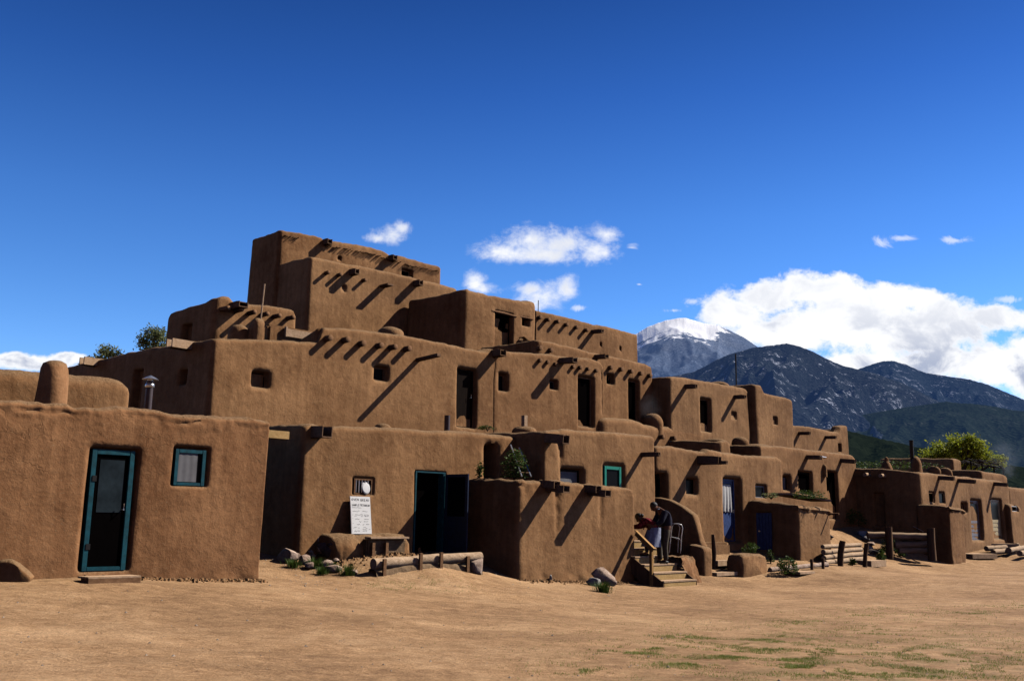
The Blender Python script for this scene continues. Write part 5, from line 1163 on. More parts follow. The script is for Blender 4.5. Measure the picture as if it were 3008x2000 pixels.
tree(455, 1200, 60, [(458, 985, 34, 20), (428, 1004, 30, 20), (485, 1000, 38, 32), (440, 1030, 44, 20), (475, 1035, 44, 26)], 'taller pale green tree rising against the third storey room', 'paleleaf', 3400, .08, 4, zb=0)
tree(2810, 1440, 78, [(2830, 1305, 46, 30), (2780, 1325, 40, 28), (2870, 1325, 46, 34), (2820, 1345, 80, 30), (2740, 1340, 40, 18), (2720, 1352, 30, 12), (2900, 1350, 46, 24), (2930, 1352, 26, 18), (2760, 1355, 60, 20), (2850, 1292, 22, 14)], 'bright yellow green spreading tree behind the far right roofs', 'springleaf', 8500, .115, 5, zb=0)
shrub(0, 0, 300, 20, 'weedy growth on the roof line left of the tall stovepipe', 700, 91, base=W(2600, 1376, bI.A.y+4.5), size=.05)
# --- smoke ------------------------------------------------------------------
def smoke(c, rx, ry, rz, dens, label, seed):
    bm = bmesh.new(); bmesh.ops.create_icosphere(bm, subdivisions=3, radius=1); mb = MB(); mb.v = [Vector((v.co.x*rx+v.co.z*rx*.35, v.co.y*ry, v.co.z*rz))+c for v in bm.verts]; mb.f = [tuple(v.index for v in f.verts) for f in bm.faces]; bm.free()
    m_ = bpy.data.materials.new('wood_smoke'); m_.use_nodes = True; nt = m_.node_tree; nt.nodes.remove(nt.nodes['Principled BSDF']); vs = nt.nodes.new('ShaderNodeVolumePrincipled'); vs.inputs['Color'].default_value = (.75, .8, .9, 1)
    tc = nt.nodes.new('ShaderNodeNewGeometry'); nz_ = nt.nodes.new('ShaderNodeTexNoise'); nz_.inputs['Scale'].default_value = 1.1; nz_.inputs['Detail'].default_value = 3; nt.links.new(tc.outputs['Position'], nz_.inputs['Vector'])
    mp = nt.nodes.new('ShaderNodeMapping'); mp.inputs['Location'].default_value = (-c.x/rx, -c.y/ry, -c.z/rz); mp.inputs['Scale'].default_value = (1/rx, 1/ry, 1/rz); nt.links.new(tc.outputs['Position'], mp.inputs[0])
    ln = nt.nodes.new('ShaderNodeVectorMath'); ln.operation = 'LENGTH'; nt.links.new(mp.outputs[0], ln.inputs[0])
    f1 = nt.nodes.new('ShaderNodeMapRange'); f1.inputs[1].default_value = 1; f1.inputs[2].default_value = .1; nt.links.new(ln.outputs['Value'], f1.inputs[0])
    f2 = nt.nodes.new('ShaderNodeMapRange'); f2.inputs[1].default_value = .42; f2.inputs[2].default_value = .7; f2.inputs[4].default_value = dens; nt.links.new(nz_.outputs['Fac'], f2.inputs[0])
    ml = nt.nodes.new('ShaderNodeMath'); ml.operation = 'MULTIPLY'; nt.links.new(f1.outputs[0], ml.inputs[0]); nt.links.new(f2.outputs[0], ml.inputs[1]); nt.links.new(ml.outputs[0], vs.inputs['Density']); nt.links.new(vs.outputs[0], nt.nodes['Material Output'].inputs['Volume'])
    o = obj('smoke', mb, m_, smooth=True); return tag(o, label, 'smoke')
smoke(W(2955, 1352, 58), 1.0, 1.0, 1.7, .55, 'thin blue wood smoke drifting up at the far right', 1)
smoke(W(1915, 1190, bM.hit(1915, 1190, .6)[2].y), .55, .4, .6, .5, 'faint smoke above the domed chimney on the terrace', 2)
# ================================================================== people
def skin(nodes, edges, frame, sub=2, root=0):
    """nodes: [(f, s, z, r)] in a local frame -> MB grown with a Skin modifier"""
    O, f, s = frame; me = bpy.data.meshes.new('tmp'); me.from_pydata([O+f*a+s*b+UP*c for a, b, c, r in nodes], edges, []); o = bpy.data.objects.new('tmp', me); C.objects.link(o)
    md = o.modifiers.new('s', 'SKIN'); md.use_smooth_shade = True
    for i, (v, n) in enumerate(zip(me.skin_vertices[0].data, nodes)): v.radius = (n[3], n[3]) if len(n) == 4 else n[3]; v.use_root = (i == root)
    o.modifiers.new('b', 'SUBSURF').levels = sub
    dg = bpy.context.evaluated_depsgraph_get(); ev = o.evaluated_get(dg); m2 = bpy.data.meshes.new_from_object(ev)
    mb = MB(); mb.v = [v.co.copy() for v in m2.vertices]; mb.f = [tuple(p.vertices) for p in m2.polygons]
    bpy.data.objects.remove(o); bpy.data.meshes.remove(me); bpy.data.meshes.remove(m2); return mb
def ell(mb, c, rx, ry, rz, axes, n=16, m=10, cut=-1):
    a, b, u = axes; rows = []
    for i in range(m+1):
        th = math.pi*i/m; z = math.cos(th)
        if z < cut: z = cut
        rr = math.sqrt(max(0, 1-z*z)); row = []
        for k in range(n): ph = 2*math.pi*k/n; mb.v.append(Vector(c)+a*(rx*rr*math.cos(ph))+b*(ry*rr*math.sin(ph))+u*(rz*z)); row.append(len(mb.v)-1)
        rows.append(row)
    for i in range(m):
        for k in range(n): mb.f.append((rows[i][k], rows[i+1][k], rows[i+1][(k+1) % n], rows[i][(k+1) % n]))
M['skin'] = flat('skin', (.22, .10, .055), .55, var=.15); M['hair'] = flat('dark_hair', (.012, .010, .010), .5); M['greyhair'] = flat('greying_hair', (.035, .032, .032), .6, var=.8, sc_=60)
M['navy'] = flat('navy_sweater', (.022, .022, .045), .9, var=.4, sc_=20); M['khaki'] = flat('khaki_trousers', (.15, .12, .085), .9, var=.4, sc_=14); M['shoe'] = flat('black_shoes', (.01, .01, .01), .5)
M['skirt'] = flat('pale_blue_skirt', (.50, .54, .72), .9, var=.5, sc_=18); M['stripe'] = flat('white_cotton', (.75, .78, .86), .9, var=.1); M['stocking'] = flat('dark_stockings', (.02, .02, .03), .8)
def plaid():
    s = NT('red_plaid'); a = s.noise(s.pos(), 26, 3); c = s.ramp(a, [(.42, (.07, .006, .01)), (.52, (.32, .016, .03)), (.62, (.46, .08, .08))]); return s.out(c, s.bump(a, .5, .01), .9)
M['plaid'] = plaid()
def hand(mb, w, direc, palm, frame, curl=.6):
    """five bent fingers of unequal length and a side thumb, rooted in the palm"""
    d = direc.normalized(); p = palm.normalized(); s_ = d.cross(p).normalized(); c = w+d*.045
    mb.box(c, d, s_, p, .048, .040, .014)
    for k, L_ in enumerate((.072, .082, .078, .062)):
        b0 = c+d*.042+s_*(.030-.020*k); b1 = b0+d*(L_*.45)+p*(curl*.012); b2 = b1+d*(L_*.3)+p*(curl*.04*.8); b3 = b2+d*(L_*.1)+p*(curl*.045); mb.tube([b0, b1, b2, b3], [.0095, .009, .008, .006], 6)
    t0 = c-d*.02+s_*.038; mb.tube([t0, t0+s_*.025+d*.025+p*.01, t0+s_*.022+d*.055+p*.03], [.012, .010, .008], 6)
def head(mbs, c, fr, tilt, sc_=1.0):
    """returns head mesh added to mbs; face looks along fr tilted down"""
    f, s = fr; look = (f*math.cos(tilt)-UP*math.sin(tilt)).normalized(); u = s.cross(look).normalized(); u = u if u.z > 0 else -u
    ell(mbs, c, .098*sc_, .076*sc_, .118*sc_, (look, s, u)); ell(mbs, c+look*.03-u*.055, .06*sc_, .055*sc_, .06*sc_, (look, s, u), 12, 8)
    ell(mbs, c+look*.100-u*.018, .022, .014, .028, (look, s, u), 8, 6)
    for g_ in (-1, 1): ell(mbs, c+s*(.076*g_)-look*.005-u*.01, .018, .010, .032, (look, s, u), 8, 6)
    return look, u
# ---- man
MF = S0+D1v*1.02+SIDE*.72; MF.z = zg0+RISE*3+.003; f_ = Vector((-.97, -.24, 0)).normalized(); s_ = Vector((-f_.y, f_.x, 0)); fr = (MF, f_, s_)
t = thing('person', tuple(MF), 'man in a navy sweater and khaki trousers stooping on the wooden stairs', 'person')
Nn = [(-.10, 0, .90, .125), (-.13, 0, 1.04, .135), (-.10, 0, 1.20, .15), (-.02, 0, 1.34, .14), (.09, 0, 1.42, .058), (.15, 0, 1.46, .06),
      (-.08, .10, .84, .085), (-.02, .11, .47, .06), (-.05, .11, .09, .042), (.13, .13, .035, .034), (-.08, -.10, .84, .085), (.05, -.11, .47, .06), (.02, -.11, .09, .042), (.20, -.13, .035, .034),
      (.0, .19, 1.33, .06), (.12, .25, 1.08, .045), (.33, .20, .98, .030), (.0, -.19, 1.33, .06), (.12, -.25, 1.08, .045), (.34, -.17, .96, .030)]
Ed = [(0, 1), (1, 2), (2, 3), (3, 4), (4, 5), (0, 6), (6, 7), (7, 8), (8, 9), (0, 10), (10, 11), (11, 12), (12, 13), (3, 14), (14, 15), (15, 16), (3, 17), (17, 18), (18, 19)]
bd = skin(Nn, Ed, fr, 2); hc = MF+f_*.235+UP*1.475; look, hu = head(bd, hc, (f_, s_), .75)
P3 = lambda F_, a: F_[0]+F_[1]*a[0]+F_[2]*a[1]+UP*a[2]
hand(bd, P3(fr, Nn[16]), f_-UP*.3, -UP-f_*.2, fr); hand(bd, P3(fr, Nn[19]), f_-UP*.3, -UP-f_*.2, fr)
obj('body', bd, M['skin'], t, smooth=True, ang=80)
def fat(idx, add): return [tuple(Nn[i][:3])+(Nn[i][3]+add,) for i in idx]
def sub_(idx, edges): mp_ = {k: i for i, k in enumerate(idx)}; return [(mp_[a], mp_[b]) for a, b in edges if a in mp_ and b in mp_]
ix = [1, 2, 3, 14, 15, 16, 17, 18, 19]; nd = fat(ix, .028); nd[2] = (-.03, 0, 1.35, .185); nd[1] = (-.10, 0, 1.2, .185); nd[5] = (.28, .215, 1.00, .045); nd[8] = (.29, -.185, .98, .045); nd.insert(0, (-.10, 0, .90, .155)); 
sw = skin(nd, [(0, 1), (1, 2), (2, 3), (3, 4), (4, 5), (5, 6), (3, 7), (7, 8), (8, 9)], fr, 2); obj('sweater', sw, M['navy'], t, smooth=True, ang=80)
nd = [(-.11, 0, .96, .135), (-.10, 0, .87, .14), (-.08, .10, .80, .105), (-.02, .11, .47, .085), (-.05, .11, .07, .072), (-.08, -.10, .80, .105), (.05, -.11, .47, .085), (.02, -.11, .07, .072)]
obj('trousers', skin(nd, [(0, 1), (1, 2), (2, 3), (3, 4), (1, 5), (5, 6), (6, 7)], fr, 2), M['khaki'], t, smooth=True, ang=80)
for g_, a_ in ((.12, -.05), (-.12, .02)):
    mb = MB(); ell(mb, MF+f_*(a_+.07)+s_*g_+UP*.035, .15, .052, .05, (f_, s_, UP), 14, 8, cut=-.7); obj('shoe', mb, M['shoe'], t, smooth=True)
mb = MB(); ell(mb, hc-look*.018+hu*.016, .106, .086, .118, (look, s_, hu), 18, 12, cut=-.25); hr = obj('hair', mb, M['greyhair'], t, smooth=True)
mb = MB(); ell(mb, MF+f_*.10+UP*1.415, .07, .075, .03, (f_, s_, UP), 14, 6); obj('collar', mb, M['stripe'], t, smooth=True)
for g_ in (-1, 1): mb = MB(); ell(mb, hc+look*.088+s_*.032*g_+hu*.012, .01, .014, .009, (look, s_, hu), 8, 6); obj('eye', mb, M['hair'], t)
mb = MB(); ell(mb, hc+look*.088-hu*.062, .008, .024, .006, (look, s_, hu), 8, 6); obj('mouth', mb, M['inkred'], t)
# ---- woman
WF = S0+D1v*.70+SIDE*.98; WF.z = zg0+RISE*4+.004; f_ = Vector((-.95, .3, 0)).normalized(); s_ = Vector((-f_.y, f_.x, 0)); WS = 1.14; fr = (WF, f_*WS, s_*WS)
t = thing('person', tuple(WF), 'woman in a red plaid jacket and pale skirt bending over the stair handrail', 'person')
Nn = [(-.20, 0, .66, .15), (-.15, 0, .77, .14), (-.02, 0, .90, .135), (.09, 0, .96, .055), (.13, 0, .98, .058),
      (-.14, .09, .58, .09), (.0, .10, .34, .055), (-.02, .10, .07, .04), (.13, .11, .03, .03), (-.14, -.09, .58, .09), (.04, -.10, .34, .055), (.02, -.10, .07, .04), (.17, -.11, .03, .03),
      (.0, .16, .92, .058), (.16, .20, .76, .045), (.34, .16, .74, .03), (.0, -.16, .92, .058), (.16, -.20, .76, .045), (.33, -.14, .72, .03)]
Ed = [(0, 1), (1, 2), (2, 3), (3, 4), (0, 5), (5, 6), (6, 7), (7, 8), (0, 9), (9, 10), (10, 11), (11, 12), (2, 13), (13, 14), (14, 15), (2, 16), (16, 17), (17, 18)]
bd = skin(Nn, Ed, fr, 2); hc = WF+f_*.20+UP*.985; look, hu = head(bd, hc, (f_, s_), .9, .97)
hand(bd, P3(fr, Nn[15]), f_-UP*.2, -UP, fr, 1.2); hand(bd, P3(fr, Nn[18]), f_-UP*.2, -UP, fr, 1.2); obj('body', bd, M['skin'], t, smooth=True, ang=80)
nd = [(-.20, 0, .68, .18), (-.15, 0, .77, .17), (-.0, 0, .91, .175), (.0, .17, .92, .085), (.15, .21, .76, .072), (.30, .17, .745, .055), (.0, -.17, .92, .085), (.15, -.21, .76, .072), (.29, -.15, .73, .055)]
obj('jacket', skin(nd, [(0, 1), (1, 2), (2, 3), (3, 4), (4, 5), (2, 6), (6, 7), (7, 8)], fr, 2), M['plaid'], t, smooth=True, ang=80)
mb = MB(); n_ = 36
for i in range(9):
    q_ = i/8; c = WF+f_*(-.21+.10*q_)+UP*(.74-.50*q_)
    for k in range(n_): a = 2*math.pi*k/n_; r_ = (.175+.075*q_)*(1+.07*q_*math.sin(a*7)+.03*math.sin(a*11)); mb.v.append(c+f_*(r_*math.cos(a))+s_*(r_*math.sin(a)))
for i in range(8):
    for k in range(n_): mb.f.append((i*n_+k, i*n_+(k+1) % n_, (i+1)*n_+(k+1) % n_, (i+1)*n_+k))
mb.f.append(tuple(range(n_))); sk_ = obj('skirt', mb, M['skirt'], t, smooth=True, ang=60)
for a0 in (3.2, 3.55, 3.9, 4.25):
    mb = MB()
    for i in range(9):
        q_ = i/8; c = WF+f_*(-.21+.10*q_)+UP*(.74-.50*q_)
        for a in (a0, a0+.09): r_ = (.175+.075*q_)*(1+.07*q_*math.sin(a*7)+.03*math.sin(a*11))+.006; mb.v.append(c+f_*(r_*math.cos(a))-s_*(-r_*math.sin(a)))
    for i in range(8): mb.f.append((2*i, 2*i+1, 2*i+3, 2*i+2))
    obj('stripe', mb, M['stripe'], sk_, smooth=True)
nd = [(-.02, .10, .36, .058), (-.02, .10, .09, .048)]
for g_, a_ in ((.10, -.02), (-.10, .02)):
    obj('stocking', skin([(a_+.02, g_, .40, .062), (a_, g_, .22, .058), (a_, g_, .08, .046)], [(0, 1), (1, 2)], fr, 2), M['stocking'], t, smooth=True)
    mb = MB(); ell(mb, WF+f_*(a_+.06)+s_*g_*1.05+UP*.03, .13, .045, .045, (f_, s_, UP), 14, 8, cut=-.7); obj('shoe', mb, M['shoe'], t, smooth=True)
mb = MB(); ell(mb, hc-look*.016+hu*.018, .105, .084, .116, (look, s_, hu), 18, 12, cut=-.2); ell(mb, hc-look*.10-hu*.02, .05, .055, .05, (look, s_, hu), 12, 8); obj('hair', mb, M['hair'], t, smooth=True)
for g_ in (-1, 1): mb = MB(); ell(mb, hc+look*.086+s_*.03*g_+hu*.012, .01, .013, .009, (look, s_, hu), 8, 6); obj('eye', mb, M['hair'], t)
mb = MB(); ell(mb, hc+look*.086-hu*.06, .008, .022, .006, (look, s_, hu), 8, 6); obj('mouth', mb, M['inkred'], t)
# ------------------------------------------------------------------ ground sheet
def build_ground():
    rs = [0.0]; r = 1.2
    while r < 16000: rs.append(r); r *= (1.022 if r < 90 else 1.09)
    nA = 560; mb = MB(); V = []
    P = []
    for r in rs[1:]:
        for k in range(nA):
            a = 2*math.pi*k/nA
            P.append((r*math.sin(a), r*math.cos(a)))
    P = np.array(P); z = np.zeros(len(P))
    for i in range(0, len(P), 20000): z[i:i+20000] = gz_np(P[i:i+20000])
    V = [(0, 0, gz(0, 0))]
    for (x, y), zz in zip(P, z):
        rr = math.hypot(x, y)
        if rr < 80: v = Vector((x, y, 0)); zz += noise.noise(v*.9)*.035+noise.noise(v*3.1)*.012+(noise.noise(v*9)*.006 if rr < 30 else 0)
        V.append((x, y, zz))
    Fc = [(0, 1+k, 1+(k+1) % nA) for k in range(nA)]
    for i in range(len(rs)-2):
        for k in range(nA):
            a = 1+i*nA+k; b = 1+i*nA+(k+1) % nA; Fc.append((a, a+nA, b+nA, b))
    me = bpy.data.meshes.new('ground'); me.from_pydata(V, [], Fc)
    for p in me.polygons: p.use_smooth = True
    bm = bmesh.new(); bm.from_mesh(me); bmesh.ops.recalc_face_normals(bm, faces=bm.faces)
    if bm.faces[0].normal.z < 0: bmesh.ops.reverse_faces(bm, faces=bm.faces)
    bm.to_mesh(me); bm.free()
    s = NT('packed_dirt'); p = s.pos(); a = s.noise(p, .35, 6, .6); b = s.noise(p, 3.2, 7, .7); f = s.noise(p, 38, 4, .75)
    e2 = s.noise(s.pos((.8, 1.3, 1)), 7, 6, .7, .8)
    mv = s.math('ADD', s.math('MULTIPLY', a, .4), s.math('ADD', s.math('MULTIPLY', b, .3), s.math('MULTIPLY', e2, .3)))
    col = s.ramp(mv, [(.41, (.32, .178, .086)), (.5, (.50, .290, .142)), (.59, (.65, .400, .212))])
    col = s.mix(.8, col, s.ramp(f, [(.3, .6), (.7, 1.25)]), 'MULTIPLY')
    vo = s.n.new('ShaderNodeTexVoronoi'); vo.inputs['Scale'].default_value = 26; s.link(p, vo.inputs['Vector'])
    peb = s.ramp(vo.outputs['Distance'], [(.10, 1.0), (.2, 0.0)]); pk = s.ramp(s.noise(p, 2.1, 3), [(.55, 0.0), (.7, .5)])
    col = s.mix(s.math('MULTIPLY', peb, pk), col, (.46, .37, .28))
    trk = s.noise(s.pos((.22, 1.0, 1)), 1.3, 6, .6, .6); col = s.mix(.55, col, s.ramp(trk, [(.38, .88), (.62, 1.22)]), 'MULTIPLY')
    dk = s.ramp(s.noise(s.pos((1, 1.6, 1)), 9, 6, .75, .6), [(.33, .55), (.41, 0.0)]); col = s.mix(dk, col, (.16, .09, .04))
    # thin grass stain in the right foreground
    sx = s.n.new('ShaderNodeSeparateXYZ'); s.link(p, sx.inputs[0])
    gm = s.math('MULTIPLY', s.math('MULTIPLY', s.ramp(s.math('ADD', s.math('MULTIPLY', sx.outputs[0], .1), .1), [(.05, 0.0), (.6, 1.0)]), s.ramp(s.math('MULTIPLY', sx.outputs[1], .04), [(.4, 1.0), (.75, 0.0)])), s.ramp(s.noise(p, 1.3, 8, .8), [(.47, 0.0), (.60, .6)]))
    col = s.mix(gm, col, (.20, .17, .065))
    n = s.bump(b, .6, .06); n = s.bump(e2, .7, .045, n); n = s.bump(s.noise(p, 17, 5, .75), .7, .02, n); n = s.bump(f, .8, .012, n)
    me.materials.append(s.out(col, n, .97)); o = bpy.data.objects.new('ground', me); C.objects.link(o); struct(o)
build_ground()
# ------------------------------------------------------------------ mountains
def ridge(name, sky, D, width, zfoot, spur, mat, seed, cols=420, rows=110, p=1.0, jag=.0, lean=0):
    """terrain whose crest follows a skyline; falls toward the viewer over `width` metres and gently behind"""
    V = []; x0, x1 = sky[0][0], sky[-1][0]
    for j in range(-14, rows+1):
        for i in range(cols+1):
            px = x0+(x1-x0)*i/cols; py = lerp_list(px, sky); r = ray(px, py)
            h = math.hypot(r.x, r.y); az = (r.x/h, r.y/h); zc = CAM.z+D*r.z/h; z0c = zc
            so = Vector((px*.004, seed, 0)); zc += D*(noise.noise(Vector((px*.02, seed, 0)))*.0009+noise.noise(Vector((px*.09, seed, 3)))*.0005+noise.noise(Vector((px*.35, seed, 3)))*jag)
            cn = zc-z0c; zc = z0c+cn*max(0, 1-max(0, j)/9)
            if j < 0: d = D-j*width*.03; z = zc*(1+j*.045); 
            else:
                t = j/rows; d = D-width*t; env = math.sin(math.pi*min(1, t*1.1))**.8 if t < .9 else math.sin(math.pi*.99)**.8
                base = zc*(1-t)**p+zfoot*t
                X = Vector((px*.0042+lean*t, t*1.6+seed, 0)); rn = 1-abs(noise.noise(X*1.0))*2; rn += .5*(1-abs(noise.noise(X*2.3+Vector((4, 1, 0))))*2); rn += .22*(1-abs(noise.noise(X*5.2))*2)+.1*noise.noise(X*13)
                z = base+(rn-1.4)*spur*min(1, t*3.5)*(1-t*.7)
                z = min(z, CAM.z+(zc-CAM.z)*(d/D)*(.998) + 0*t) if t > 0 else z
            V.append((az[0]*d, az[1]*d, z))
    Fc = []; nc = cols+1
    for j in range(rows+14):
        for i in range(cols): a = j*nc+i; Fc.append((a, a+1, a+1+nc, a+nc))
    me = bpy.data.meshes.new(name); me.from_pydata(V, [], Fc)
    for q in me.polygons: q.use_smooth = True
    bm = bmesh.new(); bm.from_mesh(me); bmesh.ops.recalc_face_normals(bm, faces=bm.faces)
    if sum(f.normal.z for f in bm.faces) < 0: bmesh.ops.reverse_faces(bm, faces=bm.faces)
    bm.to_mesh(me); bm.free()
    me.materials.append(mat); o = bpy.data.objects.new(name, me); C.objects.link(o); return struct(o)
def mtn(name, tree, gap, haze, hz, cell, snow=None, frost=0.0, fcol=(.45, .47, .52)):
    s = NT(name); p = s.pos((1, 1, 1))
    vo = s.n.new('ShaderNodeTexVoronoi'); vo.inputs['Scale'].default_value = 1/cell; s.link(p, vo.inputs['Vector'])
    tr = s.ramp(vo.outputs['Distance'], [(.15, tree), (.7, gap)])
    big = s.noise(p, 1/(cell*14), 7, .65)
    col = s.mix(.85, tr, s.ramp(big, [(.3, .6), (.7, 1.4)]), 'MULTIPLY')
    if frost:
        fm = s.ramp(s.noise(p, 1/(cell*9), 8, .75), [(.53, 0.0), (.60, frost)]); sp = s.ramp(s.noise(p, 1/(cell*1.1), 3, .7), [(.50, 0.0), (.58, 1.0)])
        col = s.mix(s.math('MULTIPLY', fm, sp), col, fcol)
    if snow:
        z0, z1, amp = snow; sx = s.n.new('ShaderNodeSeparateXYZ'); s.link(s.pos(), sx.inputs[0])
        hgt = s.math('ADD', sx.outputs[2], s.math('MULTIPLY', s.math('SUBTRACT', s.noise(p, 1/330., 9, .7, .4), .5), amp)); hgt = s.math('SUBTRACT', hgt, s.math('MULTIPLY', s.math('MAXIMUM', s.math('SUBTRACT', sx.outputs[0], 2350.), 0), .9))
        sm = s.ramp(s.math('DIVIDE', s.math('SUBTRACT', hgt, z0), z1-z0), [(.45, 0.0), (.55, 1.0)])
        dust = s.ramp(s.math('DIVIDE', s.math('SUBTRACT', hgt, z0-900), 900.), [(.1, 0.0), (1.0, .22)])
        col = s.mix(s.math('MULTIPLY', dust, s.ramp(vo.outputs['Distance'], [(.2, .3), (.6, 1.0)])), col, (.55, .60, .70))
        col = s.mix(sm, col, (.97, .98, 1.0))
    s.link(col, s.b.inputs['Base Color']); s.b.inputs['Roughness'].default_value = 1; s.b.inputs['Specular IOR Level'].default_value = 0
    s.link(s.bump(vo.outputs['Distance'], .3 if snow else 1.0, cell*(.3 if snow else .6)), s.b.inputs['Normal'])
    s.b.inputs['Emission Color'].default_value = (*haze, 1); s.b.inputs['Emission Strength'].default_value = hz   # haze of the air imitated by a glow of the slope itself
    return s.m
def zat(py, D, px=2000): r = ray(px, py); return CAM.z+D*r.z/math.hypot(r.x, r.y)
D1 = 12000
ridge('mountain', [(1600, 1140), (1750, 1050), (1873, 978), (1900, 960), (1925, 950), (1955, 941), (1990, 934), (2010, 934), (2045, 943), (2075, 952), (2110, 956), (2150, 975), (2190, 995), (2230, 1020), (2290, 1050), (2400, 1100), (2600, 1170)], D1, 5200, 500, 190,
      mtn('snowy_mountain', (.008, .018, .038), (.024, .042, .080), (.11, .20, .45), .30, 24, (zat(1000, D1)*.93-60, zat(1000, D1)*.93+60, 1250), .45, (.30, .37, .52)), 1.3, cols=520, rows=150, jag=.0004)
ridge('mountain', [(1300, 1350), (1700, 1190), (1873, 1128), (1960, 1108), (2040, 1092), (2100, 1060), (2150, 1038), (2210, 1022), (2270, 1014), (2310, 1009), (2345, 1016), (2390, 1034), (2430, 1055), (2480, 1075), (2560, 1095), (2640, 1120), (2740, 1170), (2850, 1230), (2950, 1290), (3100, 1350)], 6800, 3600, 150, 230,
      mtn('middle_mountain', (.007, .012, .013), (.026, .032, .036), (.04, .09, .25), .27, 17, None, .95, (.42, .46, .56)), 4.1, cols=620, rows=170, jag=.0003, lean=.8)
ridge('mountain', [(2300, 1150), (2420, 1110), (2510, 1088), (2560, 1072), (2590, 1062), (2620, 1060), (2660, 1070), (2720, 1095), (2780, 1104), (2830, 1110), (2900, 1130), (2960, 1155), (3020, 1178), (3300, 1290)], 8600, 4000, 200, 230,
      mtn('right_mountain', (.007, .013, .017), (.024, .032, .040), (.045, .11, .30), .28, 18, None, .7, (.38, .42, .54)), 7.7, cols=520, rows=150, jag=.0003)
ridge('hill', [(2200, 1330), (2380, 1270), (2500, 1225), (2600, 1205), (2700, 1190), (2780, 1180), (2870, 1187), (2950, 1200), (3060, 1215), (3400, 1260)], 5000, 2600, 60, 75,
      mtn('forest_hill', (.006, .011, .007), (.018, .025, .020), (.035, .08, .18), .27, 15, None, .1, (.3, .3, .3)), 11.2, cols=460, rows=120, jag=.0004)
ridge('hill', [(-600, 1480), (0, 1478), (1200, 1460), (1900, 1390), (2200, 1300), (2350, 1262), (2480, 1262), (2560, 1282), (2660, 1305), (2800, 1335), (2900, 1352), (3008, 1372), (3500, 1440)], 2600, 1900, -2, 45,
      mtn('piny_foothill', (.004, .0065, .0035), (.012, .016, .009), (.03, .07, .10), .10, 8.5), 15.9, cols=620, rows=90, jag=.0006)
# ------------------------------------------------------------------ sky + sun
SUN = Vector((math.sin(R(69.5))*.743, math.cos(R(69.5))*.743, .669)).normalized(); EL = math.asin(SUN.z); AZ = math.atan2(SUN.x, SUN.y)
sl = bpy.data.lights.new('sun', 'SUN'); sl.energy = 5.0; sl.angle = R(.5); sl.color = (1, .94, .85)
so = bpy.data.objects.new('sun', sl); C.objects.link(so); so.rotation_euler = SUN.to_track_quat('Z', 'Y').to_euler(); so.location = (30, 10, 40)
wd = bpy.data.worlds.new('World'); sc.world = wd; wd.use_nodes = True; t = wd.node_tree; N = t.nodes; L = t.links.new
bg = N['Background']; bg.inputs[1].default_value = .1
sk = N.new('ShaderNodeTexSky'); sk.sky_type = 'NISHITA'; sk.sun_disc = False; sk.sun_elevation = EL; sk.sun_rotation = AZ; sk.altitude = 2100; sk.air_density = .9; sk.dust_density = .2; sk.ozone_density = 4
def mth(op, a, b=0, c=None, clamp=False):
    x = N.new('ShaderNodeMath'); x.operation = op; x.use_clamp = clamp
    for i, v in enumerate((a, b, c)):
        if v is None: continue
        if isinstance(v, (int, float)): x.inputs[i].default_value = v
        else: L(v, x.inputs[i])
    return x.outputs[0]
def mixc(f, a, b, bt='MIX'):
    x = N.new('ShaderNodeMix'); x.data_type = 'RGBA'; x.blend_type = bt
    for i, v in ((0, f), (6, a), (7, b)):
        if isinstance(v, (int, float)): x.inputs[i].default_value = v
        elif isinstance(v, tuple): x.inputs[i].default_value = (*v, 1)
        else: L(v, x.inputs[i])
    return x.outputs[2]
hs = N.new('ShaderNodeHueSaturation'); hs.inputs['Saturation'].default_value = SAT; hs.inputs['Value'].default_value = VAL; L(sk.outputs[0], hs.inputs['Color'])
skyc0 = mixc(1.0, hs.outputs[0], TINT, 'MULTIPLY')
g = N.new('ShaderNodeNewGeometry') if False else N.new('ShaderNodeTexCoord'); sp = N.new('ShaderNodeSeparateXYZ'); L(g.outputs['Generated'], sp.inputs[0])
gr = N.new('ShaderNodeValToRGB'); cr = gr.color_ramp
for k_ in range(4): cr.elements.new(.5)
for e, (p_, c_) in zip(cr.elements, SKYG): e.position = p_; e.color = (*c_, 1)
L(sp.outputs[2], gr.inputs[0]); skyc = mixc(1.0, skyc0, gr.outputs[0], 'MULTIPLY')
back = N.new('ShaderNodeMapRange'); back.interpolation_type = 'SMOOTHSTEP'; back.inputs[1].default_value = -.5; back.inputs[2].default_value = .55; back.inputs[3].default_value = .25; back.inputs[4].default_value = 1; L(sp.outputs[1], back.inputs[0])  # sky dimmed behind the viewer to keep the shaded walls dark
vm = N.new('ShaderNodeVectorMath'); vm.operation = 'SCALE'; L(skyc, vm.inputs[0]); L(back.outputs[0], vm.inputs[3]); skyc = vm.outputs[0]
fill_low = N.new('ShaderNodeMapRange'); fill_low.interpolation_type = 'SMOOTHSTEP'; fill_low.inputs[1].default_value = .22; fill_low.inputs[2].default_value = -.02; L(sp.outputs[2], fill_low.inputs[0])
fill_rear = N.new('ShaderNodeMapRange'); fill_rear.interpolation_type = 'SMOOTHSTEP'; fill_rear.inputs[1].default_value = .35; fill_rear.inputs[2].default_value = -.25; L(sp.outputs[1], fill_rear.inputs[0])
skyc = mixc(mth('MULTIPLY', fill_low.outputs[0], mth('MULTIPLY', fill_rear.outputs[0], .9)), skyc, (5.2, 2.0, .7))   # warm fill glow added low behind the viewer, to lighten shaded walls
yy = mth('MAXIMUM', sp.outputs[1], .05); gx = mth('DIVIDE', sp.outputs[0], yy); gzz = mth('DIVIDE', sp.outputs[2], yy)
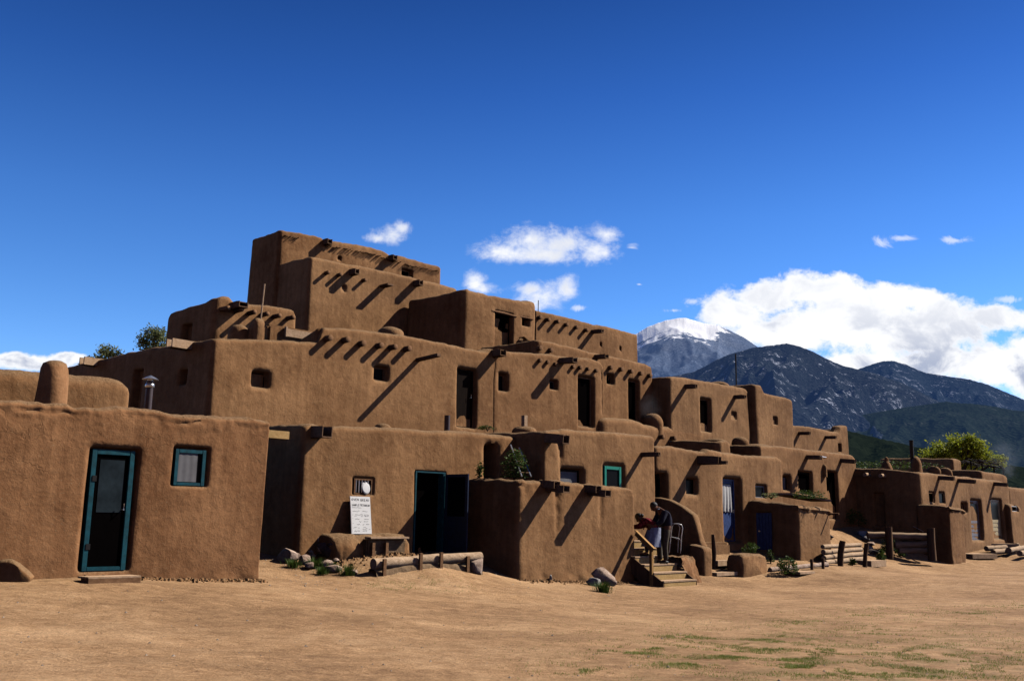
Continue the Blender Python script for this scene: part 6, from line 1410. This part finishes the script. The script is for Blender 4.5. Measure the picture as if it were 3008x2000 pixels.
cb = N.new('ShaderNodeCombineXYZ'); L(gx, cb.inputs[0]); L(gzz, cb.inputs[1]); gv = cb.outputs[0]
def nz(vec, scale, det, rough, dist=0, off=(0, 0, 0), sc3=(1, 1.25, 1)):
    mp = N.new('ShaderNodeMapping'); mp.inputs['Location'].default_value = off; mp.inputs['Scale'].default_value = sc3; L(vec, mp.inputs[0])
    x = N.new('ShaderNodeTexNoise'); x.inputs['Scale'].default_value = scale; x.inputs['Detail'].default_value = det; x.inputs['Roughness'].default_value = rough; x.inputs['Distortion'].default_value = dist; L(mp.outputs[0], x.inputs['Vector']); return x.outputs['Fac']
def cl(lst):
    acc = None
    for (cx, cy, rx, ry) in lst:
        r = ray(cx, cy); mp = N.new('ShaderNodeMapping'); mp.vector_type = 'POINT'
        ax, ay = r.x/r.y, r.z/r.y; sx_, sy_ = 2750.0/rx, 2750.0/ry
        mp.inputs['Scale'].default_value = (sx_, sy_, 1); mp.inputs['Location'].default_value = (-ax*sx_, -ay*sy_, 0); L(gv, mp.inputs[0])
        ln = N.new('ShaderNodeVectorMath'); ln.operation = 'LENGTH'; L(mp.outputs[0], ln.inputs[0]); v = mth('SUBTRACT', 1.0, ln.outputs['Value'])
        acc = v if acc is None else mth('SMOOTH_MAX', acc, v, .25)
    return acc
def sm(v, a, b):
    x = N.new('ShaderNodeMapRange'); x.interpolation_type = 'SMOOTHSTEP'; x.inputs[1].default_value = a; x.inputs[2].default_value = b; L(v, x.inputs[0]); return x.outputs[0]
big = [(2160, 915, 120, 50), (2250, 880, 120, 55), (2340, 858, 130, 55), (2440, 858, 130, 55), (2520, 880, 110, 55), (2600, 885, 130, 55), (2700, 880, 110, 38), (2760, 920, 130, 60), (2450, 960, 260, 90), (2650, 980, 260, 95), (2830, 960, 75, 60), (2930, 930, 120, 40), (2900, 1070, 220, 70), (3060, 930, 90, 50), (3050, 1080, 120, 100), (2300, 985, 180, 60), (2780, 1060, 220, 60), (2600, 1080, 300, 60),
       (3200, 1000, 150, 120), (100, 1066, 125, 26), (210, 1052, 50, 18), (30, 1052, 70, 22), (-150, 1060, 75, 40)]
med = [(1470, 740, 90, 38), (1560, 705, 110, 52), (1660, 715, 120, 48), (1740, 735, 80, 48), (1600, 750, 190, 32), (1780, 690, 50, 35),
       (1600, 872, 95, 46), (1660, 850, 55, 42), (1560, 850, 60, 30), (1398, 830, 38, 36), (1420, 850, 50, 24), (1150, 690, 50, 34), (1180, 672, 32, 26), (1110, 700, 40, 18)]
wsp = [(1857, 728, 34, 20), (2590, 712, 50, 26), (2650, 700, 62, 16), (2805, 706, 75, 15), (2035, 885, 42, 16), (1980, 912, 30, 9), (1878, 836, 14, 5), (2130, 880, 40, 26), (2292, 810, 14, 22), (1700, 905, 40, 14), (2960, 880, 60, 16), (2790, 960, 30, 20)]
n1 = nz(gv, 16, 11, .62, .15); m1 = nz(gv, 30, 11, .68, .2, (5, 2, 0)); n2 = nz(gv, 34, 9, .66, .1, (3, 1, 0)); n3 = nz(gv, 26, 6, .65, 1.1, (7, 2, 0))
nn = mth('ADD', mth('MULTIPLY', mth('SUBTRACT', n1, .5), 1.9), mth('MULTIPLY', mth('SUBTRACT', n2, .5), 1.25))
mB = mth('ADD', mth('ADD', cl(big), .13), mth('ADD', mth('MULTIPLY', nn, .6), mth('MULTIPLY', mth('SUBTRACT', n2, .5), .75))); mM = mth('ADD', mth('MULTIPLY', cl(med), 1.15), mth('MULTIPLY', mth('SUBTRACT', m1, .52), 3.0)); mW = mth('ADD', cl(wsp), mth('MULTIPLY', mth('SUBTRACT', n3, .52), 3.2))
aB = mth('MULTIPLY', sm(mB, .0, .5), 1.0); aM = mth('MULTIPLY', sm(mM, -.2, 1.3), .97); aW = mth('MULTIPLY', sm(mW, .1, .9), .55)
al = mth('MAXIMUM', aB, mth('MAXIMUM', aM, aW))
shd = nz(gv, 11, 6, .6, .4, (1.7, .35, 0)); dens = sm(mth('MAXIMUM', mB, mth('MULTIPLY', mM, .6)), .25, .7)
lowm = sm(gzz, .235, .15)
shade = mth('MULTIPLY', mth('MULTIPLY', sm(shd, .44, .60), dens), mth('ADD', .3, mth('MULTIPLY', lowm, .7)))
cc = mixc(shade, (10.2, 10.3, 10.6), (4.0, 4.6, 6.2))
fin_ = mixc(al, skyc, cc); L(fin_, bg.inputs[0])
# ------------------------------------------------------------------ render settings
sc.view_settings.view_transform = 'Standard'; sc.view_settings.look = 'None'; sc.view_settings.exposure = 0; sc.view_settings.gamma = 1
sc.cycles.diffuse_bounces = 0; sc.cycles.max_bounces = 6
sc.render.resolution_x = 1024; sc.render.resolution_y = 680
for o in bpy.data.objects:
    if '_o' in o: del o['_o']
